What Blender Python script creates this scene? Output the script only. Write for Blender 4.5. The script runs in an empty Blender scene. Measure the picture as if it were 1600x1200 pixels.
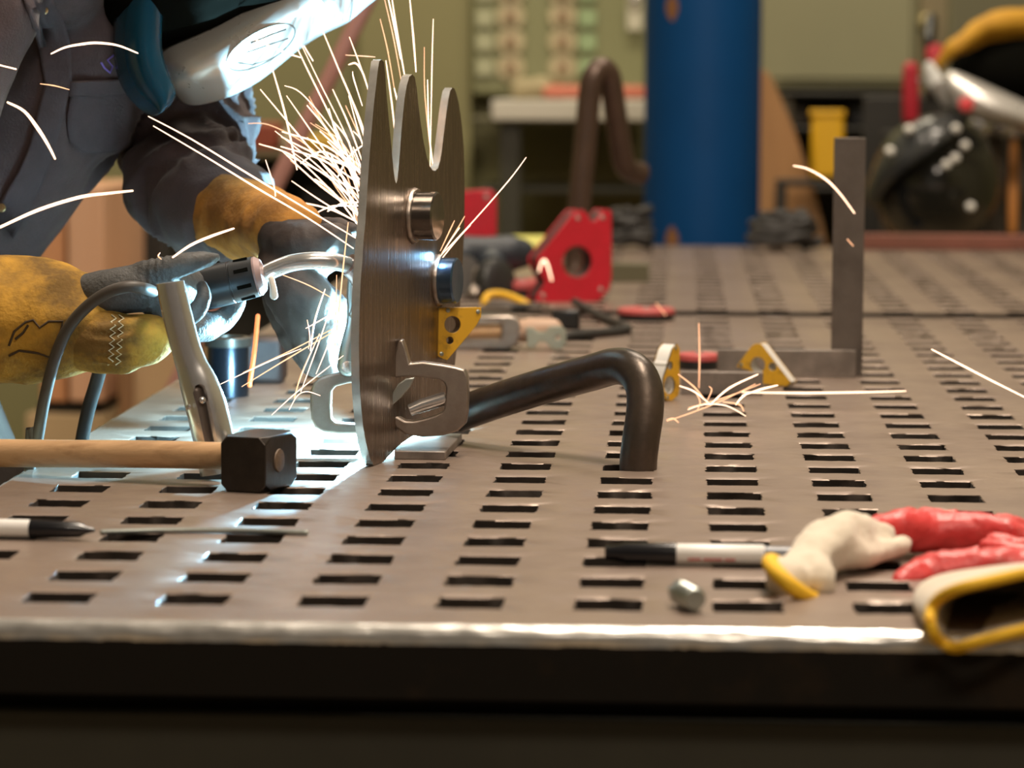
import bpy, bmesh, math, random
from mathutils import Vector, Matrix, noise
random.seed(7)
SC = bpy.context.scene
COL = SC.collection
PI = math.pi

# ------------------------------------------------------------------ camera
FPX, TZ, CH = 4890.3, 0.85, 0.3350            # focal length (px of 1600), table height, camera height over the table
YAW, PITCH, ROLL = 0.05391, -0.09722, 0.00468
CAMZ = TZ + CH
_f = Vector((-math.sin(YAW)*math.cos(PITCH), math.cos(YAW)*math.cos(PITCH), math.sin(PITCH)))
_r0 = Vector((math.cos(YAW), math.sin(YAW), 0)); _u0 = _r0.cross(_f)
_r = _r0*math.cos(ROLL) + _u0*math.sin(ROLL); _u = _r.cross(_f)
CP = Vector((0, 0, CAMZ))
cd = bpy.data.cameras.new('camera'); cam = bpy.data.objects.new('camera', cd); COL.objects.link(cam)
m = Matrix((_r, _u, -_f)).transposed().to_4x4(); m.translation = CP
cam.matrix_world = m
cd.sensor_width = 36; cd.sensor_fit = 'HORIZONTAL'; cd.lens = FPX/1600*36
cd.clip_start = 0.05; cd.clip_end = 60
cd.dof.use_dof = True; cd.dof.focus_distance = 2.72; cd.dof.aperture_fstop = 6.6
SC.camera = cam

# ------------------------------------------------------------------ light and exposure
SC.view_settings.view_transform = 'Standard'; SC.view_settings.look = 'None'
SC.view_settings.exposure = 0.2; SC.view_settings.gamma = 1; SC.view_settings.use_curve_mapping = False
w = bpy.data.worlds.new('world'); SC.world = w; w.use_nodes = True
w.node_tree.nodes['Background'].inputs[0].default_value = (1.0, 0.86, 0.70, 1)
w.node_tree.nodes['Background'].inputs[1].default_value = 0.07

def area(name, loc, sx, sy, power, col, target=None):
    d = bpy.data.lights.new(name, 'AREA'); d.shape = 'RECTANGLE'; d.size = sx; d.size_y = sy
    d.energy = power; d.color = col
    o = bpy.data.objects.new(name, d); COL.objects.link(o); o.location = loc
    t = Vector(target) if target else Vector((loc[0], loc[1], 0))
    o.rotation_euler = (t - Vector(loc)).to_track_quat('-Z', 'Y').to_euler()
    return o
WARM = (1.0, 0.85, 0.69)
area('ceiling_lamp_over_table', (0.25, 2.7, 3.7), 0.5, 1.2, 100, WARM)
area('ceiling_lamp_behind_camera', (0.9, -0.6, 3.6), 1.6, 0.5, 48, WARM, (0, 3.0, 0.9))
area('ceiling_lamp_over_far_table', (0.6, 5.4, 3.8), 1.6, 0.5, 60, WARM)
area('ceiling_lamp_by_back_wall', (-0.6, 7.6, 3.8), 2.5, 0.4, 75, (1.0, 0.88, 0.66), (-0.5, 9.0, 1.2))
area('ceiling_lamp_left', (-2.0, 4.6, 3.8), 0.5, 1.6, 30, WARM)

# ------------------------------------------------------------------ picture point -> place in the room
def ray(px, py):
    return _f + _r*((px-800)/FPX) - _u*((py-600)/FPX)
def at(px, py, Y):
    d = ray(px, py); return CP + d*(Y/d.y)
def tab(px, py, z=None):
    d = ray(px, py); return CP + d*(((TZ if z is None else z)-CAMZ)/d.z)
def onplane(px, py, P0, n):
    d = ray(px, py); return CP + d*((P0-CP).dot(n)/d.dot(n))
def pxr(r, Y): return r*Y/FPX

# ------------------------------------------------------------------ materials
MATS = {}
def mat(name, col, rough=0.5, metal=0.0, col2=None, scale=20, amt=0.5, bump=0.0, bscale=None, stretch=(1,1,1),
        coat=0.0, trans=0.0, emit=None, estr=0.0, rvar=0.0, spec=0.5, lo=0.35, hi=0.65, sheen=0.0, alpha=1.0):
    if name in MATS: return MATS[name]
    M = bpy.data.materials.new(name); M.use_nodes = True
    nt = M.node_tree; N = nt.nodes; L = nt.links; b = N['Principled BSDF']
    b.inputs['Base Color'].default_value = (*col, 1); b.inputs['Roughness'].default_value = rough
    b.inputs['Metallic'].default_value = metal; b.inputs['Specular IOR Level'].default_value = spec
    if coat: b.inputs['Coat Weight'].default_value = coat; b.inputs['Coat Roughness'].default_value = 0.08
    if trans: b.inputs['Transmission Weight'].default_value = trans
    if sheen: b.inputs['Sheen Weight'].default_value = sheen
    if emit: b.inputs['Emission Color'].default_value = (*emit, 1); b.inputs['Emission Strength'].default_value = estr
    if alpha < 1: b.inputs['Alpha'].default_value = alpha
    tc = N.new('ShaderNodeTexCoord'); mp = N.new('ShaderNodeMapping'); mp.inputs['Scale'].default_value = stretch
    L.new(tc.outputs['Object'], mp.inputs['Vector'])
    if col2 or rvar:
        n = N.new('ShaderNodeTexNoise'); n.inputs['Scale'].default_value = scale; n.inputs['Detail'].default_value = 5
        n.inputs['Roughness'].default_value = 0.65; L.new(mp.outputs[0], n.inputs['Vector'])
        r = N.new('ShaderNodeMapRange'); r.inputs['From Min'].default_value = lo; r.inputs['From Max'].default_value = hi
        r.inputs['To Max'].default_value = amt if col2 else 1
        L.new(n.outputs[0], r.inputs['Value'])
        if col2:
            mx = N.new('ShaderNodeMix'); mx.data_type = 'RGBA'
            mx.inputs['A'].default_value = (*col, 1); mx.inputs['B'].default_value = (*col2, 1)
            L.new(r.outputs[0], mx.inputs['Factor']); L.new(mx.outputs['Result'], b.inputs['Base Color'])
        if rvar:
            r2 = N.new('ShaderNodeMapRange'); r2.inputs['From Min'].default_value = .3; r2.inputs['From Max'].default_value = .7
            r2.inputs['To Min'].default_value = max(.03, rough-rvar); r2.inputs['To Max'].default_value = rough+rvar
            L.new(n.outputs[0], r2.inputs['Value']); L.new(r2.outputs[0], b.inputs['Roughness'])
    if bump:
        n2 = N.new('ShaderNodeTexNoise'); n2.inputs['Scale'].default_value = bscale or scale*2; n2.inputs['Detail'].default_value = 4
        L.new(mp.outputs[0], n2.inputs['Vector'])
        bp = N.new('ShaderNodeBump'); bp.inputs['Strength'].default_value = 1.0; bp.inputs['Distance'].default_value = bump
        L.new(n2.outputs[0], bp.inputs['Height']); L.new(bp.outputs[0], b.inputs['Normal'])
    MATS[name] = M
    return M
def glow(name, col, s):
    M = mat(name, (0.02, 0.01, 0.005), emit=col, estr=s)
    try: M.cycles.emission_sampling = 'NONE'
    except Exception: pass
    return M

steel_table = mat('cast steel table top', (.30, .228, .184), .40, .35, (.13, .09, .068), 4, .85, .0005, 60, rvar=.10, lo=.36, hi=.72)
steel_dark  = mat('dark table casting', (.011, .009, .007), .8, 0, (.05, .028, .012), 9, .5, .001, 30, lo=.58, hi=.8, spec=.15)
steel_brown = mat('brushed plate steel', (.27, .20, .15), .30, .85, (.12, .09, .07), 30, .7, .0002, 60, (9, 9, .5), rvar=.08)
steel_edge  = mat('cut steel edge', (.80, .78, .74), .26, .7, (.45, .43, .40), 60, .5)
chrome      = mat('chromed steel', (.72, .71, .70), .24, .82, rvar=.04, scale=40)
galv        = mat('dull forged steel', (.42, .36, .31), .38, .85, (.22, .17, .14), 25, .6, .0003, 90)
zinc        = mat('zinc plated steel', (.46, .49, .46), .35, .8, (.3, .33, .31), 40, .5)
mill        = mat('blue black mill scale', (.055, .045, .036), .38, .6, (.14, .10, .075), 18, .6, .0006, 70, rvar=.1)
flat_bar    = mat('weathered flat bar', (.27, .225, .195), .42, .3, (.11, .09, .075), 25, .7, .0003, 80)
black_rub   = mat('black rubber', (.018, .017, .016), .55, 0, (.04, .035, .03), 30, .5)
black_pl    = mat('black plastic', (.012, .012, .012), .35)
dark_cable  = mat('dark grey cable jacket', (.06, .05, .042), .5)
red_paint   = mat('red enamel', (.55, .012, .03), .42, 0, (.40, .012, .02), 30, .5, coat=.15)
red_pl      = mat('faded red plastic', (.50, .09, .085), .5, 0, (.38, .06, .06), 12, .6)
yellow_p    = mat('yellow enamel', (.70, .38, .02), .45, 0, (.20, .11, .02), 60, .8, lo=.52, hi=.72)
yellow_b    = mat('bright yellow plastic', (.75, .42, .01), .45)
wood_h      = mat('ash wood handle', (.58, .36, .19), .45, 0, (.30, .16, .07), 14, .7, .0003, 60, (.5, 6, 6), lo=.5, hi=.75)
wood_b      = mat('pale plywood', (.46, .25, .10), .6, 0, (.36, .18, .07), 8, .6, stretch=(3, 3, .4))
wood_o      = mat('orange varnished wood', (.58, .27, .12), .55, 0, (.44, .20, .09), 4, .6, stretch=(3, 3, .3))
olive       = mat('olive green wall paint', (.22, .205, .095), .6, 0, (.19, .178, .085), 1.2, .6)
greygreen   = mat('grey green cabinet enamel', (.245, .235, .135), .5, 0, (.22, .21, .12), 2, .5)
dark_olive  = mat('dark olive enamel', (.11, .10, .055), .55)
floor_m     = mat('worn concrete floor', (.30, .22, .13), .7, 0, (.20, .145, .085), 2.5, .7, .001, 30)
blue_post   = mat('blue post paint', (.001, .050, .170), .5, 0, (.001, .040, .135), 3, .6, spec=.2)
rust        = mat('bare rust', (.25, .11, .035), .8, 0, (.14, .06, .02), 60, .7)
red_rust    = mat('red oxide steel', (.22, .075, .05), .6, .1, (.12, .05, .03), 12, .6)
white_top   = mat('white laminate', (.62, .58, .50), .5)
dark_void   = mat('dark shelving steel and gap shade', (.018, .016, .012), .6)
cloth_s     = mat('charcoal plum work shirt', (.064, .041, .044), .85, 0, (.040, .027, .029), 60, .6, .0006, 500, sheen=.15)
cloth_t     = mat('dark brown work trousers', (.045, .032, .024), .9, 0, (.03, .022, .017), 40, .5, .0006, 400)
leather_y   = mat('mustard suede leather', (.46, .245, .028), .9, 0, (.12, .065, .014), 16, .9, .0010, 260, lo=.40, hi=.60)
leather_o   = mat('tan suede leather', (.46, .20, .030), .9, 0, (.20, .085, .016), 20, .85, .0010, 260, lo=.38, hi=.60)
leather_g   = mat('grey grained leather', (.085, .083, .080), .6, 0, (.04, .039, .038), 60, .7, .0009, 320)
leather_d   = mat('dark brown smooth leather', (.050, .036, .031), .6, 0, (.028, .020, .017), 40, .6, .0006, 200, spec=.25)
skin        = mat('skin', (.52, .30, .21), .55)
silver_h    = mat('satin silver shell', (.72, .70, .66), .30, .55, rvar=.05, scale=20)
skirt_m     = mat('arc blue smoked plastic', (.004, .050, .090), .20, 0, coat=.2)  # blue of the arc light put into the base colour
shell_black = mat('matte black shell', (.005, .005, .004), .95, spec=0.0)
cream       = mat('cream cotton', (.72, .64, .52), .9, 0, (.58, .50, .39), 30, .6, .0008, 260, sheen=.2)
red_rubber  = mat('red latex coating', (.62, .055, .055), .38, 0, (.72, .22, .20), 22, .8, .0015, 120, lo=.5, hi=.75)
yellow_hem  = mat('yellow hem webbing', (.85, .50, .02), .7)
thread_m    = mat('pale thread', (.60, .55, .38), .8)
violet_th   = mat('violet embroidery', (.20, .14, .62), .6)
white_pl    = mat('white marker barrel', (.78, .76, .73), .35)
brass       = mat('brass snap', (.45, .34, .18), .3, .9)
spark_hot   = glow('white hot spark', (1.0, .64, .42), 2.9)
spark_mid   = glow('orange hot spark', (1.0, .48, .25), 1.7)
spark_dim   = glow('cooling spark', (1.0, .32, .12), 2.2)

# ------------------------------------------------------------------ mesh helpers
BASE = {}
class MB:
    def __init__(s): s.v = []; s.f = []; s.m = []
    def add(s, vs, fs, mi=0):
        o = len(s.v); s.v += [Vector(v) for v in vs]
        s.f += [tuple(i+o for i in f) for f in fs]; s.m += [mi]*len(fs); return s
    def box(s, c, sx, sy, sz, rz=0, mi=0, M=None):
        c = Vector(c); R = M or Matrix.Rotation(rz, 3, 'Z')
        vs = [c + R @ Vector((x*sx/2, y*sy/2, z*sz/2)) for x in (-1, 1) for y in (-1, 1) for z in (-1, 1)]
        return s.add(vs, [(0,1,3,2),(4,6,7,5),(0,4,5,1),(2,3,7,6),(0,2,6,4),(1,5,7,3)], mi)
    def grid(s, rows, closed=False, mi=0):
        n = len(rows[0]); vs = [p for r in rows for p in r]; fs = []
        for i in range(len(rows)-1):
            for j in range(n if closed else n-1):
                k = (j+1) % n; fs.append((i*n+j, i*n+k, (i+1)*n+k, (i+1)*n+j))
        return s.add(vs, fs, mi)
    def rings(s, rings, mi=0, caps=True):
        s.grid(rings, True, mi)
        if caps:
            n = len(rings[0])
            s.add(rings[0], [tuple(range(n))[::-1]], mi); s.add(rings[-1], [tuple(range(n))], mi)
        return s
    def tube(s, pts, rad, seg=12, cap='flat', mi=0, smooth=0, flat=(1, 1), up=None):
        P = [Vector(p) for p in pts]; R = list(rad) if hasattr(rad, '__len__') else [rad]*len(P)
        if smooth: P, R = catmull(P, R, smooth)
        if cap == 'round':
            d0 = (P[0]-P[1]).normalized(); d1 = (P[-1]-P[-2]).normalized(); a, b = [], []
            for t in (0.98, 0.8, 0.5, 0.25):
                a.append((P[0]+d0*R[0]*t, R[0]*math.sqrt(max(0, 1-t*t)))); b.append((P[-1]+d1*R[-1]*t, R[-1]*math.sqrt(max(0, 1-t*t))))
            b = b[::-1]
            P = [x[0] for x in a]+P+[x[0] for x in b]; R = [x[1] for x in a]+R+[x[1] for x in b]
        rows = []; u = None
        for i, p in enumerate(P):
            t = (P[min(i+1, len(P)-1)]-P[max(i-1, 0)]).normalized()
            if up is not None: u = Vector(up)
            if u is None: u = Vector((0, 0, 1)) if abs(t.z) < .9 else Vector((1, 0, 0))
            u = (u - t*u.dot(t)).normalized(); v = t.cross(u)
            rows.append([p + (u*math.cos(2*PI*k/seg)*flat[0] + v*math.sin(2*PI*k/seg)*flat[1])*R[i] for k in range(seg)])
        return s.rings(rows, mi)
    def lathe(s, p0, axis, prof, seg=24, mi=0, caps=True):
        ax = Vector(axis).normalized(); u = ax.orthogonal().normalized(); v = ax.cross(u); p0 = Vector(p0)
        rows = [[p0 + ax*h + (u*math.cos(2*PI*k/seg)+v*math.sin(2*PI*k/seg))*r for k in range(seg)] for h, r in prof]
        return s.rings(rows, mi, caps)
    def prism(s, outer, ext, holes=(), mi=0, mi_side=None):
        """outer: planar loop of 3D points; holes: loops; ext: extrusion vector"""
        bm = bmesh.new(); es = []; loops = [list(outer)]+[list(h) for h in holes]
        allv = []
        for lp in loops:
            vs = [bm.verts.new(p) for p in lp]; allv.append(vs)
            es += [bm.edges.new((vs[i], vs[(i+1) % len(vs)])) for i in range(len(vs))]
        bmesh.ops.triangle_fill(bm, use_beauty=True, edges=es)
        bm.verts.index_update(); V = [v.co.copy() for v in bm.verts]; F = [[v.index for v in f.verts] for f in bm.faces]
        bm.free(); ext = Vector(ext)
        nrm = Vector((0, 0, 0))
        for f in F:
            nn = (V[f[1]]-V[f[0]]).cross(V[f[2]]-V[f[0]])
            F_ok = nn.dot(ext) <= 0
            if not F_ok: f.reverse()
        n = len(V)
        s.add(V, F, mi); s.add([p+ext for p in V], [f[::-1] for f in F], mi)
        ms = mi if mi_side is None else mi_side
        for lp in loops:
            k = len(lp); s.add(lp+[p+ext for p in lp], [(i, (i+1) % k, k+(i+1) % k, k+i) for i in range(k)], ms)
        return s
    def build(s, name, mats, parent=None, angle=35, bevel=0.0, bseg=2, fix=True):
        off = BASE.get(parent.name, Vector((0, 0, 0))) if parent else Vector((0, 0, 0))
        me = bpy.data.meshes.new(name); me.from_pydata([v-off for v in s.v], [], s.f)
        if not isinstance(mats, (list, tuple)): mats = [mats]
        for m_ in mats: me.materials.append(m_)
        me.polygons.foreach_set('material_index', s.m); me.validate()
        bm = bmesh.new(); bm.from_mesh(me); bmesh.ops.remove_doubles(bm, verts=bm.verts, dist=1e-6)
        if fix: bmesh.ops.recalc_face_normals(bm, faces=bm.faces)
        bm.to_mesh(me); bm.free()
        return link(name, me, parent, angle, bevel, bseg)
def link(name, me, parent=None, angle=35, bevel=0.0, bseg=2):
    if angle:
        me.polygons.foreach_set('use_smooth', [True]*len(me.polygons))
        me.set_sharp_from_angle(angle=math.radians(angle))
    o = bpy.data.objects.new(name, me); COL.objects.link(o)
    if parent:
        o.parent = parent; BASE[o.name] = BASE[parent.name].copy()
    else:
        # origin at the base of the thing
        vs = me.vertices
        if len(vs):
            xs = [v.co.x for v in vs]; ys = [v.co.y for v in vs]; zs = [v.co.z for v in vs]
            c = Vector(((min(xs)+max(xs))/2, (min(ys)+max(ys))/2, min(zs)))
            me.transform(Matrix.Translation(-c)); o.location = c; BASE[o.name] = c
    if bevel:
        b = o.modifiers.new('bevel', 'BEVEL'); b.width = bevel; b.segments = bseg; b.limit_method = 'ANGLE'; b.angle_limit = math.radians(40)
        b.harden_normals = False
    return o
def tag(o, label=None, cat=None, group=None, kind=None):
    if label: o['label'] = label
    if cat: o['category'] = cat
    if group: o['group'] = group
    if kind: o['kind'] = kind
    return o
def thing(name, loc, label, cat, group=None):
    o = bpy.data.objects.new(name, None); COL.objects.link(o); o.location = loc; o.empty_display_size = .05
    BASE[o.name] = Vector(loc); return tag(o, label, cat, group)
def catmull(P, R, n):
    Q, S = [], []
    for i in range(len(P)-1):
        a, b, c, d = P[max(i-1, 0)], P[i], P[i+1], P[min(i+2, len(P)-1)]
        for k in range(n):
            t = k/n
            Q.append(.5*((2*b)+(c-a)*t+(2*a-5*b+4*c-d)*t*t+(3*b-a-3*c+d)*t**3)); S.append(R[i]*(1-t)+R[i+1]*t)
    return Q+[P[-1]], S+[R[-1]]
def circ(c, u, v, r, n=20):
    return [c+u*math.cos(2*PI*k/n)*r+v*math.sin(2*PI*k/n)*r for k in range(n)]
def fuse(mb, voxel, smooth=6, disp=None):
    """one continuous skin over overlapping closed pieces"""
    me = bpy.data.meshes.new('tmp'); me.from_pydata(mb.v, [], mb.f); me.validate()
    bm = bmesh.new(); bm.from_mesh(me); bmesh.ops.remove_doubles(bm, verts=bm.verts, dist=1e-6)
    bmesh.ops.recalc_face_normals(bm, faces=bm.faces); bm.to_mesh(me); bm.free()
    o = bpy.data.objects.new('tmp', me); COL.objects.link(o)
    r = o.modifiers.new('r', 'REMESH'); r.mode = 'VOXEL'; r.voxel_size = voxel
    if smooth:
        q = o.modifiers.new('s', 'SMOOTH'); q.iterations = smooth; q.factor = .5
    bpy.context.view_layer.update()
    dg = bpy.context.evaluated_depsgraph_get()
    out = bpy.data.meshes.new_from_object(o.evaluated_get(dg))
    bpy.data.objects.remove(o); bpy.data.meshes.remove(me)
    if disp:
        nn = [v.normal.copy() for v in out.vertices]
        for v, n in zip(out.vertices, nn): v.co += n*disp(v.co)
        out.update()
    return out
def finish(me, name, mats, parent, angle=80):
    if not isinstance(mats, (list, tuple)): mats = [mats]
    me.materials.clear()
    for m_ in mats: me.materials.append(m_)
    me.name = name
    off = BASE[parent.name] if parent else Vector((0, 0, 0))
    if parent: me.transform(Matrix.Translation(-off))
    return link(name, me, parent, angle)
def carve(o, cutter_mb):
    """cut a recess into o's mesh"""
    me = bpy.data.meshes.new('cut'); off = BASE[o.name] if o.name in BASE else Vector((0, 0, 0))
    me.from_pydata(cutter_mb.v, [], cutter_mb.f)
    bm = bmesh.new(); bm.from_mesh(me); bmesh.ops.remove_doubles(bm, verts=bm.verts, dist=1e-6); bmesh.ops.recalc_face_normals(bm, faces=bm.faces); bm.to_mesh(me); bm.free()
    c = bpy.data.objects.new('cut', me); COL.objects.link(c)
    b = o.modifiers.new('b', 'BOOLEAN'); b.operation = 'DIFFERENCE'; b.object = c; b.solver = 'EXACT'
    bpy.context.view_layer.update()
    dg = bpy.context.evaluated_depsgraph_get()
    out = bpy.data.meshes.new_from_object(o.evaluated_get(dg)); o.modifiers.clear()
    old = o.data; o.data = out; bpy.data.meshes.remove(old)
    bpy.data.objects.remove(c); bpy.data.meshes.remove(me)
    o.data.set_sharp_from_angle(angle=math.radians(35))
# ------------------------------------------------------------------ the room
def struct(mb, name, m_, **k): return tag(mb.build(name, m_, angle=30, **k), kind='structure')
RX0, RX1, RY0, RY1, RZ = -3.2, 2.8, -2.2, 9.0, 4.0
struct(MB().box(((RX0+RX1)/2, (RY0+RY1)/2, -.05), RX1-RX0, RY1-RY0, .1), 'floor', floor_m)
struct(MB().box(((RX0+RX1)/2, RY1+.05, RZ/2), RX1-RX0, .1, RZ), 'wall_back', olive)
struct(MB().box((RX0-.05, (RY0+RY1)/2, RZ/2), .1, RY1-RY0, RZ), 'wall_left', olive)
struct(MB().box((RX1+.05, (RY0+RY1)/2, RZ/2), .1, RY1-RY0, RZ), 'wall_right', olive)
struct(MB().box(((RX0+RX1)/2, (RY0+RY1)/2, RZ+.05), RX1-RX0, RY1-RY0, .1), 'ceiling', mat('pale ceiling', (.45, .42, .36), .8))

# ------------------------------------------------------------------ the two welding tables
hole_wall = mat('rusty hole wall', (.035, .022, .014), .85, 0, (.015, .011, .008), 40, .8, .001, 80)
PIT = 0.0889; COL0, ROW0 = -0.04423, 1.98247        # hole pitch and the first hole column / row
def platen(name, parent, x0, x1, y0, y1, ztop, c0, c1, r0, r1, rowshift=0.0, edge_m=None):
    mb = MB(); n = 6; h = .0216; rnd = random.Random(3)
    for c in range(c0, c1+1):
        for r in range(r0, r1+1):
            cx, cy = COL0+c*PIT, ROW0+r*PIT+rowshift
            def loop(half, z, jit=0, grow=0):
                L = []
                for a, b in (((-1, -1), (1, -1)), ((1, -1), (1, 1)), ((1, 1), (-1, 1)), ((-1, 1), (-1, -1))):
                    for k in range(n):
                        t = k/n; x = a[0]+(b[0]-a[0])*t; y = a[1]+(b[1]-a[1])*t
                        j = rnd.uniform(-jit, jit) if jit else 0; j2 = rnd.uniform(-jit, jit) if jit else 0
                        L.append(Vector((cx+x*half+j, cy+y*half+j2, z)))
                return L
            dh = rnd.uniform(-.0005, .0007)
            l2 = loop(h+dh, ztop-.0007, .0011)
            mb.grid([loop(PIT/2, ztop), loop(h+.0010+dh, ztop, .0011), l2], True)
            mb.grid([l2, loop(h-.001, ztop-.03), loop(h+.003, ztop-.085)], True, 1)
    gx0, gx1 = COL0+(c0-.5)*PIT, COL0+(c1+.5)*PIT
    gy0, gy1 = ROW0+(r0-.5)*PIT+rowshift, ROW0+(r1+.5)*PIT+rowshift
    def strip(a, b, cc, d):
        mb.add([(a, cc, ztop), (b, cc, ztop), (b, d, ztop), (a, d, ztop)], [(0, 1, 2, 3)])
    strip(x0, gx0, y0, y1); strip(gx1, x1, y0, y1); strip(gx0, gx1, y0, gy0); strip(gx0, gx1, gy1, y1)
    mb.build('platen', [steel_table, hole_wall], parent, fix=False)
    # chipped, burred rim round the top: a rounded nose with the side face below it
    cor = [Vector((x0, y0, 0)), Vector((x1, y0, 0)), Vector((x1, y1, 0)), Vector((x0, y1, 0))]
    rim = MB(); prof = [(0, 0), (.0022, -.0006), (.0045, -.0022), (.0062, -.0045), (.0070, -.0080), (.0066, -.012)]
    for i in range(4):
        a, b = cor[i], cor[(i+1) % 4]; d = (b-a).normalized(); o = Vector((d.y, -d.x, 0)); ln = (b-a).length; k = max(2, int(ln/.005))
        rows = []
        for q in range(k+1):
            p = a+d*(ln*q/k); row = []
            for pi_, (e, z) in enumerate(prof):
                w_ = noise.noise(Vector((p.x*45, p.y*45, pi_*.8)))*.0011+noise.noise(Vector((p.x*160, p.y*160, pi_*1.3)))*.0007 if 0 < pi_ else 0
                ee = e+w_
                sh = d*(-e if q == 0 else e if q == k else 0)
                row.append(p+o*ee+sh+Vector((0, 0, ztop+z+w_*.7)))
            rows.append(row)
        rim.grid(rows)
    rim.build('rim', edge_m or steel_edge, parent, angle=60, fix=True)
    # side faces under the rim
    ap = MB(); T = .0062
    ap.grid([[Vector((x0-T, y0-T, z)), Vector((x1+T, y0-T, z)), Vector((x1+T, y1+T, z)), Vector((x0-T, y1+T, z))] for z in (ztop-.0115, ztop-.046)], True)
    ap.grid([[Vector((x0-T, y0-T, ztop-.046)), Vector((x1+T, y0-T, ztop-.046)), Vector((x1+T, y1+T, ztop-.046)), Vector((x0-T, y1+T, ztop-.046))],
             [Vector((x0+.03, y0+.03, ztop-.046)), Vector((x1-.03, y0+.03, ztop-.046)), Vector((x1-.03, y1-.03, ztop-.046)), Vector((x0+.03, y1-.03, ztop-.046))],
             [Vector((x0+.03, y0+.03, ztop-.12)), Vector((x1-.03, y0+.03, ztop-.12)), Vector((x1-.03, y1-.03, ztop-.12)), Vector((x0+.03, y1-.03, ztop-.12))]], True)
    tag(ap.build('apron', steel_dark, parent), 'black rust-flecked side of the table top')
def table(x0, x1, y0, y1, ztop, c0, c1, r0, r1, label, shift=0.0, em=None):
    t = thing('welding_table', ((x0+x1)/2, (y0+y1)/2, 0), label, 'table')
    platen('platen', t, x0, x1, y0, y1, ztop, c0, c1, r0, r1, shift, em)
    zb = ztop-.055
    for nm, (cx, cy, sx, sy) in dict(a=((x0+x1)/2, y0+.05, x1-x0-.1, .06), b=((x0+x1)/2, y1-.06, x1-x0-.1, .06),
                                     c=(x0+.06, (y0+y1)/2, .06, y1-y0-.2), d=(x1-.06, (y0+y1)/2, .06, y1-y0-.2)).items():
        MB().box((cx, cy, zb-.08), sx, sy, .15).build('frame_rail', mat('grey black frame paint', (.028, .027, .019), .6, 0, (.05, .047, .032), 3, .7), t, bevel=.004)
    MB().box(((x0+x1)/2, (y0+y1)/2, zb-.10), x1-x0-.2, y1-y0-.2, .01).build('light_stop_tray', dark_void, t)  # dark tray added below the holes to keep light out of them
    for lx in (x0+.08, x1-.08):
        for ly in (y0+.08, y1-.08):
            MB().box((lx, ly, (zb-.155)/2), .09, .09, zb-.155).build('leg', dark_void, t, bevel=.004)
    return t
table(-.556, .86, 1.902, 4.458, TZ, -5, 9, 0, 27, 'near perforated steel welding table with square holes and a bright worn front edge')
table(-.556, 1.30, 4.475, 6.243, TZ+.005, -5, 14, 28, 47, 'far perforated steel welding table butted behind the near one', shift=.03)

# ------------------------------------------------------------------ the fork plate being welded
PT = Vector((.196, .981, 0)).normalized(); PN = Vector((PT.y, -PT.x, 0)); PP = tab(585, 728)
def pl(px, py): return onplane(px, py, PP, PN)
outline = [(589,731),(583.5,728),(577,712),(571.5,690),(567,664),(564.5,637),(562.5,610),(561.5,585),(561,550),(561,520),(562,480),(563.5,440),
 (566,410),(568,375),(571,347),(573,310),(575.5,272),(578,236),(581,200),(584,165),(587.5,135),(590,112),(592.5,96),(596,93),(600,97),(602,115),(603,135),(606,170),(609,202),
 (612,235),(615,267),(617,281),(619,287),(621,281),(623,260),(625,235),(627,208),(629.5,180),(632,155),(635.5,134),(639.5,120),(644,116),(648,120),(651,136),(654,165),
 (657.5,193),(662,222),(667,246),(672,260),(676,266),(680,267),(684,263),(688,250),(691,230),(694,205),(697,180),(700,158),(703,143),(706.5,137),(710,138),(713,146),
 (717,162),(720,182),(722.5,205),(724.5,230),(725.5,262),(726,300),(725.5,357),(723.5,400),(721,440),(719,476),(716,520),(712,560),(707,600),(699,632),(684,655),(664,670),(640,684),(622,697),(609,711),(599,726),(595,731)]
t = thing('steel_fork_plate', (PP.x, PP.y, TZ), 'tall round steel plate with three finger tips, standing on edge in the sparks', 'metal plate')
OUT = [pl(x, y) for x, y in outline]
for p in OUT: p.z = max(p.z, TZ+.0005)
mb = MB().prism(OUT, -PN*.0072, mi=0, mi_side=1)
mb.build('plate', [steel_brown, steel_edge], t, angle=50)
def boss(px, py, rp, ln, r, m_, name='boss', lab=None, bl=.055):
    c = pl(px, py); k = MB()
    k.lathe(c-PN*.001, PN, [(0, r*.98), (ln-.0015, r), (ln, r*.94), (ln-.0006, r*.3)], 32)
    b = k.build(name, m_, t, angle=40); tag(b, lab)
    MB().lathe(c-PN*.0073, -PN, [(0, r), (bl-.001, r), (bl, r*.95), (bl, r*.8), (.002, r*.8)], 28).build('back_shade_tube', m_, t, angle=40)  # rear tube added behind the plate to block arc light
    wd = MB()
    ring = []
    for q in range(40):
        a = 2*PI*q/40; u = PT; v = Vector((0, 0, 1)); rr = r*(1.03+.06*noise.noise(Vector((math.cos(a)*3, math.sin(a)*3, px))))
        ring.append(c+(u*math.cos(a)+v*math.sin(a))*rr+PN*.001)
    rows = []
    for q in range(40):
        d = (ring[q]-c).normalized(); w0 = .0030+.001*noise.noise(Vector((q*.7, px, 0)))
        rows.append([ring[q]+(d*math.cos(2*PI*j/6)+PN*math.sin(2*PI*j/6))*w0 for j in range(6)])
    rows.append(rows[0]); wd.grid(rows, True)
    wd.build('weld_bead', galv, t, angle=60)
    return b
boss(646, 337, 39, .0240, .0218, mat('dark polished tube', (.26, .24, .22), .2, .95), lab='short bright tube stub, upper of the two', bl=.022)
boss(686, 438, 37, .0190, .0212, mat('arc blue tinted tube', (.16, .26, .40), .25, .9, (.05, .10, .22), 30, .7), lab='short tube stub tinted with arc blue, lower of the two')  # blue arc light on the stub is put into the tube colour

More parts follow.
